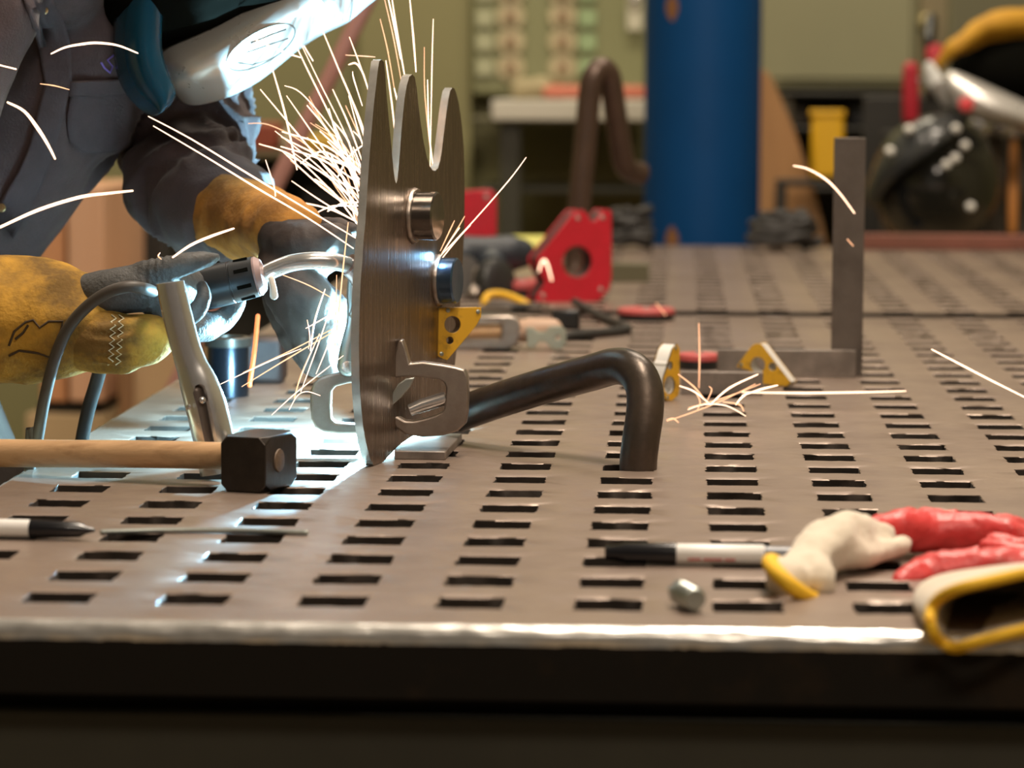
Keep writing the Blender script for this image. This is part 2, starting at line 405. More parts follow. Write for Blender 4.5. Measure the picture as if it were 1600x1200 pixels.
# unseen block added behind the plate to stop arc light reaching the C-clamp
gb = PP+PT*.262; MB().box(Vector((gb.x-.042, gb.y, TZ+.0505)), .066, .03, .10, math.atan2(PT.y, PT.x)-PI/2).build('arc_block', flat_bar, t, bevel=.002)
# welding arc: the white-blue pool behind the plate that lights the left of the scene
arc = pl(664, 425)-PN*.030; arc.z = TZ+.085
def point(name, loc, power, col, r):
    d = bpy.data.lights.new(name, 'POINT'); d.energy = power; d.color = col; d.shadow_soft_size = r
    o = bpy.data.objects.new(name, d); COL.objects.link(o); o.location = loc; return o
point('welding_arc', arc, 46, (.34, .74, 1.0), .006)
point('weld_glow_at_lower_stub', pl(684, 400)-PT*.012+PN*.004, .02, (.25, .60, 1.0), .004)
# ------------------------------------------------------------------ things on the near table
# --- front holdfast: a bent round bar, foot in a table hole
def bar_path(pts, Y): return [at(x, y, yy) for (x, y), yy in zip(pts, Y)]
foot = tab(997, 733)
fy = foot.y
pts = [foot-Vector((0, 0, .06)), foot, at(1001, 690, fy), at(1008, 640, fy+.005), at(1006, 605, fy+.012), at(991, 580, fy+.025), at(963, 572, fy+.045), at(925, 582, fy+.07), at(850, 603, fy+.11), at(780, 625, fy+.145), at(715, 648, fy+.18)]
hold = tag(MB().tube(pts, .0163, 20, 'flat', smooth=5).build('holdfast', mill, angle=50), 'thick black bent bar holdfast standing in the table right of the plate', 'holdfast')

# --- steel pad under the clamp
q = tab(617, 718)
pad = MB(); a = tab(616, 718); b = tab(696, 719); c_ = tab(722, 690); d_ = tab(622, 688)
up = Vector((0, 0, .0075))
pad.add([a, b, c_, d_, a+up, b+up, c_+up, d_+up], [(0,1,2,3),(4,5,6,7),(0,1,5,4),(1,2,6,5),(2,3,7,6),(3,0,4,7)])
tag(pad.build('steel_pad', flat_bar, bevel=.0008), 'small flat steel pad on table under the forged clamp arm', 'steel block')

# --- locking clamp gripping the plate
YC = 2.757
cl = thing('locking_clamp', at(600, 690, YC), 'forged locking clamp with open jaw loops gripping both sides of the plate', 'clamp')
def arm(pts, name, lab, m_, th=.015, Y=YC, hole=None):
    P = [at(x, y, Y-.007) for x, y in pts]
    H = [[at(x, y, Y-.007) for x, y in hole]] if hole else []
    o = MB().prism(P, (0, th, 0), H).build(name, m_, cl, angle=40, bevel=.0022, bseg=3); tag(o, lab); return o
arm([(612,655),(618,668),(634,679),(660,683),(690,681),(715,674),(728,662),(731,645),(732,620),(731,590),(726,578),(712,574),(690,570),(660,566),(640,568),(634,545),(629,531),(623,532),(618,548),(613,572),(610,590),
     (622,590),(640,588),(662,590),(686,593),(694,598),(697,606),(696,622),(694,638),(690,645),(680,650),(660,656),(645,659),(632,658),(622,652),(614,650)], 'jaw_arm', 'forged jaw loop right of the plate', galv, .017)
arm([(572,574),(548,578),(520,584),(500,590),(490,598),(485,610),(484,635),(486,655),(492,668),(505,675),(530,678),(555,678),(574,680),(574,664),(550,663),(525,661),(517,655),(516,635),(517,612),(524,604),(545,599),(572,596)], 'jaw_arm', 'forged jaw loop left of the plate, lit white', galv, .015)
h1 = MB().tube([at(551,428,YC+.01), at(549,455,YC+.006), at(553,485,YC), at(552,510,YC-.004), at(545,545,YC-.006), at(543,572,YC-.006)], [.0032,.0042,.0062,.0068,.0080,.0095], 14, 'round', smooth=4, flat=(1, .75)).build('clamp_handle', zinc, cl)
h2 = MB().tube([at(566,430,YC+.004), at(562,455,YC), at(556,480,YC-.002), at(553,492,YC-.003)], [.003,.0036,.0042,.0048], 12, 'round', smooth=4).build('release_lever', zinc, cl)
MB().lathe(at(543, 573, YC-.013), (0, -1, 0), [(0, .0055), (.0015, .0052), (.0025, .003)], 18).build('rivet', chrome, cl)
sp_ = MB().prism([at(x, y, YC-.016) for x, y in [(622,600),(634,592),(648,590),(640,606),(626,622),(612,634),(611,618)]], (0, .006, 0)).build('swivel_pad', zinc, cl, bevel=.001)
MB().tube([at(640, 641, YC-.001), at(660, 633, YC), at(697, 622, YC)], [.0052, .0062, .0062], 14, 'flat').build('jaw_pin', chrome, cl)

# --- arrow magnets (yellow)
worn_edge = mat('worn dark edge', (.06, .05, .035), .5, .4)
def arrow_magnet(pts, P0, n, th, label, holes, rivets, side=None, lettering=None):
    n = Vector(n).normalized()
    F = [onplane(x, y, P0, n) for x, y in pts]
    lo = min(p.z for p in F)
    t = thing('arrow_magnet', sum(F, Vector())/len(F), label, 'magnet', None)
    u = Vector((0, 0, 1)).cross(n).normalized(); v = n.cross(u)
    HL = [circ(onplane(x, y, P0, n), u, v, r, 18) for x, y, r in holes]
    def inset(k, dz, e): 
        c = sum(F, Vector())/len(F); return [c+(p-c)*k-n*dz for p in F]
    hin = lambda dz: [[p-n*dz for p in h] for h in HL]
    MB().prism(F, -n*.0016, HL, mi_side=1).build('face_plate', [yellow_p, worn_edge], t, bevel=.0004)
    MB().prism(inset(.965, .0017, 0), -n*(th-.0034), hin(.0017)).build('magnet_core', side or galv, t)
    MB().prism([p-n*(th-.0016) for p in F], -n*.0016, hin(th-.0016), mi_side=1).build('face_plate', [yellow_p, worn_edge], t, bevel=.0004)
    for x, y in rivets:
        MB().lathe(onplane(x, y, P0, n)-n*.0004, n, [(0, .0022), (.0009, .0020), (.0013, .0012)], 12).build('rivet', zinc, t)
    return t, F
nA = Vector((.35, -.93, .05))
PA = pl(690, 520)+PN*.018
arrow_magnet([(679,487),(686,481),(752,480),(752,495),(745,508),(722,536),(699,563),(692,561),(683,556),(677,548),(677,515)], PA, nA, .016,
   'small yellow arrow magnet stuck on the plate under the blue stub', [(707,507,.0078),(703,532,.0034)], [(747,487),(690,553),(700,485)], galv)
PBm = tab(1043, 627)
arrow_magnet([(1058,537),(1062,545),(1062,608),(1060,618),(1050,626),(1041,626),(1036,612),(1037,590),(1044,568),(1051,545)], PBm, (.80, -.60, 0), .020,
   'small yellow arrow magnet standing at the left end of the flat bar', [(1046,602,.0095),(1047,571,.0045)], [(1056,544),(1043,621)], mat('bright magnet side', (.72,.69,.64), .4, .1))
PCm = tab(1210, 604)
arrow_magnet([(1150,573),(1174,541),(1180,537),(1189,537),(1214,570),(1236,598),(1229,604),(1192,600),(1189,588),(1170,579)], PCm, (-.38, -.92, 0), .020,
   'small yellow arrow magnet leaning on the steel square', [(1184,570,.0085),(1207,573,.0045)], [(1158,570)], mat('bright magnet side', (.72,.69,.64), .4, .1))

# --- steel square and flat bar
sq = thing('steel_square', tab(1230, 590), 'dark steel square with tall upright blade standing on the table', 'square')
y0 = tab(1290, 590).y
def pbox(x0, x1, yt, yb, Y, depth, m_, name, parent=None, bev=.0006, ground=False):
    A = at(x0, yt, Y); B = at(x1, yb, Y); z0 = TZ if ground else B.z
    return MB().box(((A.x+B.x)/2, Y+depth/2, (A.z+z0)/2), B.x-A.x, depth, A.z-z0).build(name, m_, parent, bevel=bev)
pbox(1121, 1337, 546, 590, y0, .014, flat_bar, 'stock', sq, ground=True)
pbox(1303.5, 1347, 215, 590, y0+.0145, .006, mat('dark square blade', (.14, .115, .098), .40, .4, (.075, .06, .05), 20, .7, .0002, 60), 'blade', sq, ground=True)
yb = tab(1130, 617).y
tag(pbox(1064, 1192, 581, 617, yb, .012, flat_bar, 'flat_bar', None, ground=True), 'short flat steel bar on edge between the two yellow magnets', 'steel bar')

# --- big red arrow magnet
Pm = tab(890, 477); nm = Vector((.42, -.907, 0))
mp_ = [(840,476),(836,470),(838,462),(851,444),(851,439),(839,415),(838,404),(894,334),(899,329),(911,328),(917,334),(925,346),(929,346),(940,330),(945,327),(954,328),(956,333),(956,434),(952,452),(938,469),(928,473)]
F = [onplane(x, y, Pm, nm) for x, y in mp_]; nmn = nm.normalized()
rm = thing('red_magnet', Pm, 'large red arrow magnet with a round hole, standing upright on the table', 'magnet')
um = Vector((0, 0, 1)).cross(nmn).normalized()
hc = onplane(902, 409, Pm, nmn); H = circ(hc, um, Vector((0, 0, 1)), .0235, 32)
cF = sum(F, Vector())/len(F)
MB().prism(F, -nmn*.003, [H]).build('face_plate', red_paint, rm, bevel=.001)
MB().prism([cF+(p-cF)*.955-nmn*.0031 for p in F], -nmn*.0278, [[p-nmn*.0031 for p in H]]).build('magnet_core', mat('dark magnet core', (.05, .035, .035), .6, .2), rm)
MB().prism([p-nmn*.031 for p in F], -nmn*.003, [[p-nmn*.031 for p in H]]).build('face_plate', red_paint, rm, bevel=.001)
for x, y in ((903,341),(942,340),(849,462),(939,452)):
    MB().lathe(onplane(x, y, Pm, nmn)-nmn*.0005, nmn, [(0, .0036), (.0012, .0034), (.002, .0022), (.002, .0014), (.001, .0012)], 16).build('rivet', zinc, rm)

# --- second red magnet, further back
P2 = tab(752, 452); n2 = Vector((.1, -.995, 0)).normalized()
m2 = [(712,452),(712,300),(752,297),(768,297),(774,302),(776,312),(776,430),(765,452)]
F2 = [onplane(x, y, P2, n2) for x, y in m2]
r2 = thing('red_magnet', P2, 'smaller red magnet standing behind the plate, left of the large one', 'magnet')
c2 = sum(F2, Vector())/len(F2)
MB().prism(F2, -n2*.003).build('face_plate', red_paint, r2, bevel=.001)
MB().prism([c2+(p-c2)*.96-n2*.0031 for p in F2], -n2*.024).build('magnet_core', mat('dark magnet core', (.05, .035, .035), .6, .2), r2)
MB().prism([p-n2*.0272 for p in F2], -n2*.003).build('face_plate', red_paint, r2, bevel=.001)
MB().lathe(onplane(760, 308, P2, n2)-n2*.0005, n2, [(0, .0045), (.0015, .004), (.002, .002)], 16).build('rivet', zinc, r2)

# --- red round magnets / lids
def puck(px, py, rpx, h, name, label, base_m):
    p = tab(px, py); r = pxr(rpx, p.y); p.y += r; p.z = TZ
    t = thing(name, p, label, 'magnet base')
    MB().lathe(p+Vector((0, 0, .0004)), (0, 0, 1), [(0, r*.97), (h*.55, r*.97), (h*.55, r*.9)], 40).build('base', base_m, t)
    MB().lathe(p+Vector((0, 0, h*.56)), (0, 0, 1), [(0, r*.99), (h*.15, r), (h*.35, r*.97), (h*.44, r*.9)], 40).build('cap', red_pl, t)
    MB().lathe(p+Vector((0, 0, h*1.0)), (0, 0, 1), [(0, r*.18), (h*.08, r*.17)], 20).build('centre_screw', zinc, t)
puck(1009, 503, 46, .0165, 'round_magnet', 'faded red round magnet lying flat near the bar joint', black_pl)
puck(1092, 579, 34, .018, 'round_magnet', 'faded red round magnet half hidden behind the flat bar', black_pl)
puck(812, 470, 42, .030, 'round_magnet', 'faded red round magnet left of the large red magnet', black_pl)

# --- olive steel block right of the red magnet
tag(pbox(953, 1014, 413, 446, tab(980, 446).y, .05, dark_olive, 'steel_block', None, .001, True), 'dull olive steel block behind the red magnet', 'steel block')

# --- angle grinder lying behind the plate
gy = tab(745, 470).y
g = thing('angle_grinder', tab(745, 470), 'black angle grinder lying on the table behind the plate', 'grinder')
A, B = at(706, 398, gy+.06), at(812, 396, gy+.10)
MB().tube([A, A.lerp(B, .15), A.lerp(B, .5), A.lerp(B, .85), B], [.024, .029, .027, .029, .024], 24, 'round', smooth=3).build('body', mat('blue black grinder case', (.02, .026, .035), .45), g)
hd = at(764, 442, gy+.01)
MB().lathe(hd, (.75, -.6, .1), [(0, .034), (.004, .036), (.022, .036), (.026, .032), (.030, .018)], 32).build('disc_guard', mat('dark guard steel', (.05, .05, .05), .4, .5), g)
MB().lathe(hd-Vector((.03, -.012, 0)), (.7, -.65, .1), [(-.01, .040), (-.008, .041), (-.006, .040)], 36).build('cutting_disc', mat('cutting disc', (.12, .11, .10), .7), g)
MB().tube([tab(741, 472)+Vector((0, 0, .012)), at(746, 448, gy), at(750, 428, gy+.01)], [.011, .011, .0125], 16, 'round').build('side_handle', galv, g)
MB().tube([at(770, 420, gy+.03), at(768, 405, gy+.06)], .022, 16).build('gear_neck', mat('blue black grinder case', (.02, .026, .035), .45), g)

# --- pliers with a yellow grip
yy = tab(790, 482).y
pr = thing('pliers', tab(790, 482), 'pliers with one yellow curved grip lying in front of the grinder', 'pliers')
MB().tube([tab(757, 482)+Vector((0, 0, .006)), at(758, 468, yy), at(766, 460, yy+.01), at(785, 460, yy+.01), at(806, 467, yy), at(828, 479, yy-.02)], .0058, 12, 'round', smooth=5).build('grip', yellow_b, pr)
MB().tube([at(828, 479, yy-.02), tab(846, 484)+Vector((0, 0, .006)), tab(862, 488)+Vector((0, 0, .006))], [.0055, .006, .003], 10, 'round', smooth=3).build('jaw', galv, pr)
MB().tube([tab(760, 485)+Vector((0, 0, .006)), tab(800, 486)+Vector((0, 0, .006)), tab(846, 484)+Vector((0, 0, .006))], .0052, 12, 'round', smooth=3).build('grip', black_rub, pr)

# --- steel ruler
a, b = tab(735, 492), tab(858, 489)
rl = MB(); wv = Vector((.01, .045, 0)); z = Vector((0, 0, .0015))
rl.add([a, b, b+wv, a+wv, a+z, b+z, b+wv+z, a+wv+z], [(0,1,2,3),(4,5,6,7),(0,1,5,4),(1,2,6,5),(2,3,7,6),(3,0,4,7)])
tag(rl.build('steel_ruler', zinc), 'pale steel ruler lying flat behind the C-clamp', 'ruler')

# --- C-clamp lying on the table behind the holdfast
yc = tab(800, 547).y
cc = thing('c_clamp', tab(800, 547), 'worn C-clamp lying on table behind the plate, bow-tie swivel at its right end', 'clamp')
P = [at(x, y, yc) for x, y in [(700,500),(760,494),(795,493),(810,500),(814,512),(812,528),(806,540),(795,545),(700,545),(700,531),(780,530),(784,524),(784,510),(780,504),(700,507)]]
MB().prism(P, (0, .022, 0)).build('frame', galv, cc, angle=40, bevel=.002)
MB().tube([at(716, 518, yc+.011), at(783, 517, yc+.011)], .0085, 18).build('wooden_spacer', wood_h, cc)
MB().tube([at(813, 517, yc+.014), at(830, 516, yc+.014), at(864, 513, yc+.012)], [.014, .0155, .012], 20, 'round').build('screw_sleeve', mat('pinkish tan sleeve', (.50, .33, .23), .5, 0, (.40, .25, .17), 20, .5), cc)
bow = [(822,512),(832,512),(840,519),(852,519),(858,511),(876,509),(884,516),(885,535),(878,546),(862,546),(853,535),(842,534),(834,543),(824,543)]
Pb = [at(x, y, yc-.006) for x, y in bow]
hb = at(872, 528, yc-.006)
MB().prism(Pb, (0, .004, 0), [circ(hb, Vector((1, 0, 0)), Vector((0, 0, 1)), .0035, 14)]).build('swivel_bracket', mat('pale green grey bracket', (.34, .36, .30), .5, .3), cc, bevel=.0006)

# --- black tool bag lump and bent black strap
bb = thing('black_holder', tab(880, 515), 'black plastic holder with a bent arm lying right of the C-clamp', 'tool holder')
pbox(862, 905, 484, 516, tab(880, 515).y, .045, black_pl, 'block', bb, .003, True)
p_ = [tab(898, 489)+Vector((0, 0, .016)), tab(940, 503)+Vector((0, 0, .007)), tab(972, 515)+Vector((0, 0, .0065)), tab(981, 521)+Vector((0, 0, .0065)), tab(965, 525)+Vector((0, 0, .0065)), tab(925, 529)+Vector((0, 0, .0065)), tab(886, 533)+Vector((0, 0, .0065))]
MB().tube(p_, .006, 10, 'round', smooth=4).build('bent_arm', black_rub, bb)

# --- pale yellow tape roll far behind
ty = tab(822, 414).y
tr = thing('spray_can', tab(822, 414), 'pale yellow capped can lying on the far table behind the grinder', 'can')
MB().lathe(at(797, 388, ty), (1, .1, 0), [(0, .018), (.003, .0235), (.062, .0235), (.064, .022)], 28).build('body', mat('pale yellow can', (.62, .60, .12), .45), tr)
MB().lathe(at(797, 388, ty)+Vector((.064, .006, 0)), (1, .1, 0), [(0, .019), (.012, .019), (.016, .012)], 24).build('cap', zinc, tr)
MB().box(tab(818, 412)+Vector((0, .03, .008)), .05, .05, .016).build('cradle', zinc, tr)

# --- sledge hammer in front
hm = thing('sledge_hammer', tab(344, 768), 'short sledge hammer with pale wooden handle lying in the left foreground', 'hammer')
th = math.radians(-17)
ax = Vector((math.cos(th), math.sin(th), 0)); bx_ = Vector((-math.sin(th), math.cos(th), 0))
corner = tab(345, 768)+Vector((0, 0, .0004))
La, Lb, Hh = .0400, .062, .0450
def hp(a, b, z): return corner + ax*a + bx_*b + Vector((0, 0, z))
ch = .006; hv = MB(); rows = []
for b_, k in ((0, ch), (.010, .0012), (Lb-.010, .0012), (Lb, ch)):
    x0, x1, z0, z1 = 0, La, 0, Hh
    k2 = k
    rows.append([hp(a, b_, z) for a, z in ((k2, 0), (La-k2, 0), (La, k2), (La, Hh-k2), (La-k2, Hh), (k2, Hh), (0, Hh-k2), (0, k2))])
hv.rings(rows)
hd_ = hv.build('head', mat('blackened hammer steel', (.030, .026, .023), .33, .75, (.075, .06, .05), 25, .6, .0003, 60), hm, bevel=.0008)
hc_ = hp(-.001, Lb/2, .0235)
MB().tube([hc_+ax*.0015+Vector((0, 0, .0015)), hc_-ax*.08+Vector((0, 0, -.0005)), hc_-ax*.18+Vector((0, 0, -.0045)), hc_-ax*.28+Vector((0, 0, -.008))], [.0112, .0116, .0118, .0122], 20, 'flat', smooth=4, flat=(1, .85), up=(0, 0, 1)).build('handle', wood_h, hm)
MB().lathe(hp(La, Lb*.42, .024)-ax*.0002, ax, [(0, .0098), (.0012, .0092), (.0016, .005)], 24).build('handle_end', mat('oiled end grain', (.16, .10, .06), .6, 0, (.07, .045, .03), 120, .7), hm)

# --- upright chromed clamp handle behind the hammer
YH = 2.585
ck = thing('lever_clamp', tab(338, 745), 'upright chromed clamp handle with a long window, behind the hammer head', 'clamp')
pts = [at(266,441,YH), at(268,452,YH), at(278,496,YH), at(291,545,YH), at(300,572,YH), at(310,598,YH), at(322,635,YH), at(334,685,YH), at(345,738,YH)]
hr = [.0118,.0121,.0126,.0126,.0134,.0160,.0176,.0176,.0176]
ch_ = MB().tube(pts, hr, 28, 'flat', smooth=4, flat=(1, .75)).build('handle', chrome, ck, angle=40)
ct = MB(); e = Vector((0, .012, 0))
loopw = [(300,606),(308,603),(314,606),(318,618),(330,668),(336,700),(325,718),(316,700),(304,645),(296,618)]
ct.prism([at(x, y, YH-.03) for x, y in loopw], (0, .030-.002, 0))
carve(ch_, ct)
MB().tube([at(306,612,YH-.004), at(314,650,YH-.004), at(325,705,YH-.004)], .0062, 14, 'round').build('adjusting_rod', mat('dull grey rod', (.16, .13, .115), .4, .5), ck)
MB().lathe(at(295, 636, YH-.015), (-.3, -1, 0), [(0, .0025), (.0015, .0022), (.002, .001)], 12).build('rivet', chrome, ck)
MB().lathe(at(316, 625, YH-.012), (.3, -1, 0), [(0, .0030), (.002, .0027), (.003, .0012)], 12).build('rivet', chrome, ck)

# --- dark pipe pieces behind the hands
pp = tab(352, 622); rr = pxr(33, pp.y)
st = thing('pipe_stub', pp+Vector((0, rr, 0)), 'short dark steel pipe standing on end behind the torch', 'pipe')
MB().lathe(pp+Vector((0, rr, 0)), (0, 0, 1), [(0, rr), (.052, rr), (.053, rr*.98), (.053, rr*.85), (.002, rr*.85)], 32).build('wall', mat('dark blue steel', (.05, .055, .07), .25, .9), st)
MB().lathe(pp+Vector((0, rr, .053)), (0, 0, 1), [(0, rr*1.12), (.009, rr*1.12), (.010, rr*1.05), (.010, rr*.8), (.001, rr*.8)], 32).build('collar', mill, st)
p3 = tab(412, 600); yb3 = p3.y
tag(pbox(380, 441, 527, 600, yb3, .05, mat('dark brown casting', (.05, .032, .028), .5, .3, (.09, .06, .05), 20, .5), 'cast_block', None, .006, True), 'dark rounded cast block beside the pipe stub behind the gloves', 'block')

# --- right marker, slug, left marker, wire
mk = tab(1060, 886); my = mk.y+.008
ma = at(945, 868, my); mbb = at(1228, 869, my); ax2 = (mbb-ma).normalized(); ma.z = TZ+.0080
mk = thing('marker_pen', ma, 'black capped white marker pen lying by the gloves', 'marker')
k = my/FPX; ax2 = Vector((1, 0, 0))
MB().lathe(ma, ax2, [(0, .0035), (2*k, .0048), (20*k, .0058), (34*k, .0074), (112*k, .0077), (113*k, .0070)], 24).build('cap', mat('glossy black cap', (.010, .010, .012), .18), mk)
MB().lathe(ma+ax2*113*k, ax2, [(0, .0070), (2*k, .0072), (136*k, .0072), (138*k, .0066)], 24).build('barrel', white_pl, mk)
MB().lathe(ma+ax2*251*k, ax2, [(0, .0062), (60*k, .0058), (62*k, .004)], 20).build('barrel_end', mat('grey plastic', (.14, .15, .17), .35), mk)
wl = MB()
for i, (x, ln_) in enumerate(((1076, 20), (1100, 30), (1134, 16))):
    cxx = ma + ax2*((x-945)*k) 
    wl.box(cxx+Vector((ln_*k/2, -.00705, -.0026)), ln_*k, .0006, .0014)
tag(wl.build('print', mat('red print', (.5, .10, .10), .5), mk), 'faint red print along the barrel')

lm = tab(75, 846); ly = lm.y+.008; k = ly/FPX
lo_ = at(148, 832, ly); lo_.z = TZ+.0075
mk2 = thing('marker_pen', lo_, 'white marker pen with long black cap at the left frame edge', 'marker')
dx = Vector((-.995, .06, .0)); dx.normalize()
MB().lathe(lo_, dx, [(0, .0012), (14*k, .0030), (24*k, .0056), (104*k, .0072), (105*k, .0066)], 24).build('cap', mat('glossy black cap', (.010, .010, .012), .18), mk2)
MB().lathe(lo_+dx*105*k, dx, [(0, .0066), (2*k, .0068), (170*k, .0068), (172*k, .006)], 24).build('barrel', white_pl, mk2)
wv = [tab(160, 836)+Vector((0, 0, .0022)), tab(310, 833)+Vector((0, 0, .0022)), tab(478, 837)+Vector((0, 0, .0022))]
tag(MB().tube(wv, .0020, 10, 'round', smooth=3).build('filler_rod', zinc), 'thin shiny filler rod lying right of the left marker', 'rod')

sl = tab(1075, 962); rs = .0088
sa = Vector((sl.x-.006, sl.y+.040, TZ+rs)); sb = Vector((sl.x+.006, sl.y+.004, TZ+rs))
bt = thing('bolt', sa, 'stubby zinc bolt lying in front of the right marker', 'bolt')
d = (sb-sa).normalized(); L = (sb-sa).length
MB().lathe(sa, d, [(0, rs*.80), (.002, rs*.97), (.009, rs*.97), (.0105, rs*.80)], 6).build('head', zinc, bt, bevel=.0004)
MB().lathe(sa+d*.0105, d, [(v_*.0014, rs*(.80 if v_ % 2 else .92)) for v_ in range(16)]+[(.0235, rs*.72)], 20).build('thread', zinc, bt)

# --- work gloves at the right front
def crumple(a, s, seed):
    return lambda p: a*(noise.noise(p*s+Vector((seed, 0, 0)))+.5*noise.noise(p*s*2.3+Vector((0, seed, 0))))
def gtubes(lst, Yg):
    M_ = MB()
    for pts in lst: M_.tube([at(x, y, Y) for x, y, Y, r in pts], [pxr(r, Y) for x, y, Y, r in pts], 18, 'round', smooth=4)
    return M_
gA = gtubes([[(1356,830,2.18,24),(1380,830,2.19,30),(1410,830,2.20,33),(1465,830,2.21,33),(1525,834,2.21,33),(1570,836,2.20,30)],
             [(1560,822,2.23,20),(1610,832,2.24,19),(1680,842,2.24,17),(1740,850,2.24,13)], [(1560,836,2.20,21),(1620,842,2.20,20),(1700,850,2.20,16)],
             [(1550,850,2.17,18),(1610,854,2.16,18),(1690,860,2.16,14)], [(1540,856,2.15,16),(1590,862,2.14,15),(1650,868,2.14,12)], [(1400,812,2.23,18),(1440,808,2.25,18),(1490,806,2.26,14)]], 0)
gl = finish(fuse(gA, .0034, 7, crumple(.0026, 70, 5)), 'work_glove', red_rubber, None)
tag(gl, 'cream and red work glove on top, its cuff pointing left by the marker', 'glove')
cA = gtubes([[(1226,908,2.04,34),(1240,900,2.06,36),(1262,882,2.08,37),(1288,856,2.11,42),(1318,838,2.14,42),(1350,838,2.17,34),(1378,842,2.18,26)], [(1290,862,2.11,30),(1330,868,2.12,24),(1370,864,2.14,20),(1410,852,2.16,16)], [(1268,890,2.06,30),(1282,908,2.05,28)]], 0)
finish(fuse(cA, .0034, 7, crumple(.0026, 55, 1)), 'cuff', cream, gl)
ring = []
for k_ in range(28):
    a = 2*PI*k_/28
    ring.append(at(1238+45*math.cos(a)*.78-5*math.sin(a), 907+45*math.cos(a)*.66+6*math.sin(a), 2.045-.035*math.sin(a)))
MB().tube(ring+[ring[0]], pxr(13, 2.05), 12, smooth=2).build('hem', yellow_hem, gl)

gB = gtubes([[(1415,903,2.12,22),(1450,895,2.12,28),(1500,888,2.12,30),(1560,884,2.12,30),(1650,884,2.12,28)], [(1408,912,2.10,20),(1435,902,2.11,26)], [(1480,880,2.15,20),(1560,872,2.17,22),(1660,874,2.17,18)]], 0)
gl2 = finish(fuse(gB, .0034, 7, crumple(.0024, 70, 9)), 'work_glove', red_rubber, None)
tag(gl2, 'cream and red work glove with its yellow-hemmed cuff open over the table edge', 'glove')
mpts = [(1453,972),(1456,950),(1470,933),(1496,920),(1530,911),(1566,903),(1604,895),(1650,892),(1680,905),(1690,935),(1680,962),(1640,976),(1600,984),(1555,995),(1520,1006),(1492,1012),(1470,1003),(1458,988)]
def ringB(kx, ky, ox, oy, Y): return [at(1560+(x-1560)*kx+ox, 945+(y-945)*ky+oy, Y) for x, y in mpts]
mouth = [at(x, y, 1.872+.010*math.sin(i*1.3)) for i, (x, y) in enumerate(mpts)]
cu = MB(); cu.rings([ringB(.72, .35, 10, -30, 2.06), ringB(.82, .62, 8, -14, 1.97), ringB(.93, .86, 4, -3, 1.90), mouth, ringB(1.05, .96, -10, -8, 1.90), ringB(1.10, .86, -20, -20, 1.95), ringB(1.08, .66, -18, -34, 2.02), ringB(.95, .42, -4, -44, 2.09)])
cf = cu.build('cuff', cream, gl2, angle=80)
sb_ = cf.modifiers.new('sub', 'SUBSURF'); sb_.levels = 2; sb_.render_levels = 2
MB().tube(mouth+[mouth[0]], pxr(9.5, 1.87), 10, smooth=3).build('hem', yellow_hem, gl2)
# ------------------------------------------------------------------ the welder
from mathutils.bvhtree import BVHTree
pelvis = at(-190, 540, 3.08)
person = thing('person', Vector((pelvis.x, pelvis.y, 0)), 'person in plum work shirt and welding helmet bending over the table with the torch', 'person')
def tb(M_, pts, seg=20, cap='round', sm=4, flat=(1, 1), up=None, scale=1.0):
    """pts: (px, py, Y, radius in px)"""
    M_.tube([at(x, y, Y) for x, y, Y, r in pts], [pxr(r, Y)*scale for x, y, Y, r in pts], seg, cap, smooth=sm, flat=flat, up=up)
TORSO = [(-200,580,3.08,125),(-110,400,3.08,128),(-10,255,3.07,140),(70,130,3.06,138),(160,30,3.04,112),(225,-30,3.03,72)]
NECK  = [(215,-20,3.03,62),(280,-90,3.02,52),(350,-150,3.0,52)]
FARM  = [(215,70,3.18,75),(272,130,3.24,98),(298,205,3.16,97),(298,282,3.09,96),(352,328,3.01,82),(372,344,2.985,72)]
FARM2 = [(352,330,3.02,46),(420,362,2.93,34),(462,390,2.875,26)]
NARM  = [(95,-25,2.95,70),(10,-55,2.88,74),(-35,70,2.84,72),(-110,250,2.80,70),(-215,425,2.73,66),(-120,480,2.69,66)]
NARM2 = [(-120,480,2.69,50),(0,495,2.68,46),(130,480,2.68,40),(200,455,2.69,34)]
LEGN  = [(-150,560,2.97,112),(-62,780,2.95,118),(-30,1000,2.95,105),(-25,1270,2.95,84),(-60,1600,2.97,80),(-75,1960,3.0,62)]
LEGF  = [(-190,560,3.18,112),(-150,800,3.2,112),(-130,1250,3.2,84),(-170,1600,3.2,78),(-180,1900,3.2,60)]
Yax = (0, 1, 0)
# the body: one continuous figure
B = MB()
tb(B, TORSO, flat=(1.30, 1), up=Yax, scale=.92); tb(B, NECK); tb(B, FARM, scale=.72); tb(B, FARM2); tb(B, NARM, scale=.72); tb(B, NARM2)
tb(B, LEGN, scale=.82); tb(B, LEGF, scale=.82)
hc = at(395, -190, 3.0); hdir = (at(450, -90, 2.97)-hc).normalized()
B.tube([hc-hdir*.035, hc, hc+hdir*.035], [.076, .088, .074], 20, 'round', smooth=3)
fdir = Vector((.85, 0, -.5)).normalized(); B.tube([hc+fdir*.075, hc+fdir*.098-Vector((0, 0, .012))], [.012, .014], 10, 'round')
B.tube([hc+fdir*.06-Vector((0, .018, .052)), hc+fdir*.06+Vector((0, .018, -.052))], [.012, .012], 10, 'round')
for s_ in (-1, 1): B.tube([hc+Vector((0, s_*.080, .0)), hc+Vector((-.01, s_*.092, .01))], [.018, .020], 10, 'round')
for Y_, px_ in ((3.0, -75), (3.2, -180)):
    a = at(px_, 1940, Y_); B.tube([Vector((a.x-.03, Y_, .06)), Vector((a.x+.08, Y_, .05)), Vector((a.x+.17, Y_, .04))], [.05, .048, .036], 14, 'round')
finish(fuse(B, .010, 5), 'body', skin, person)
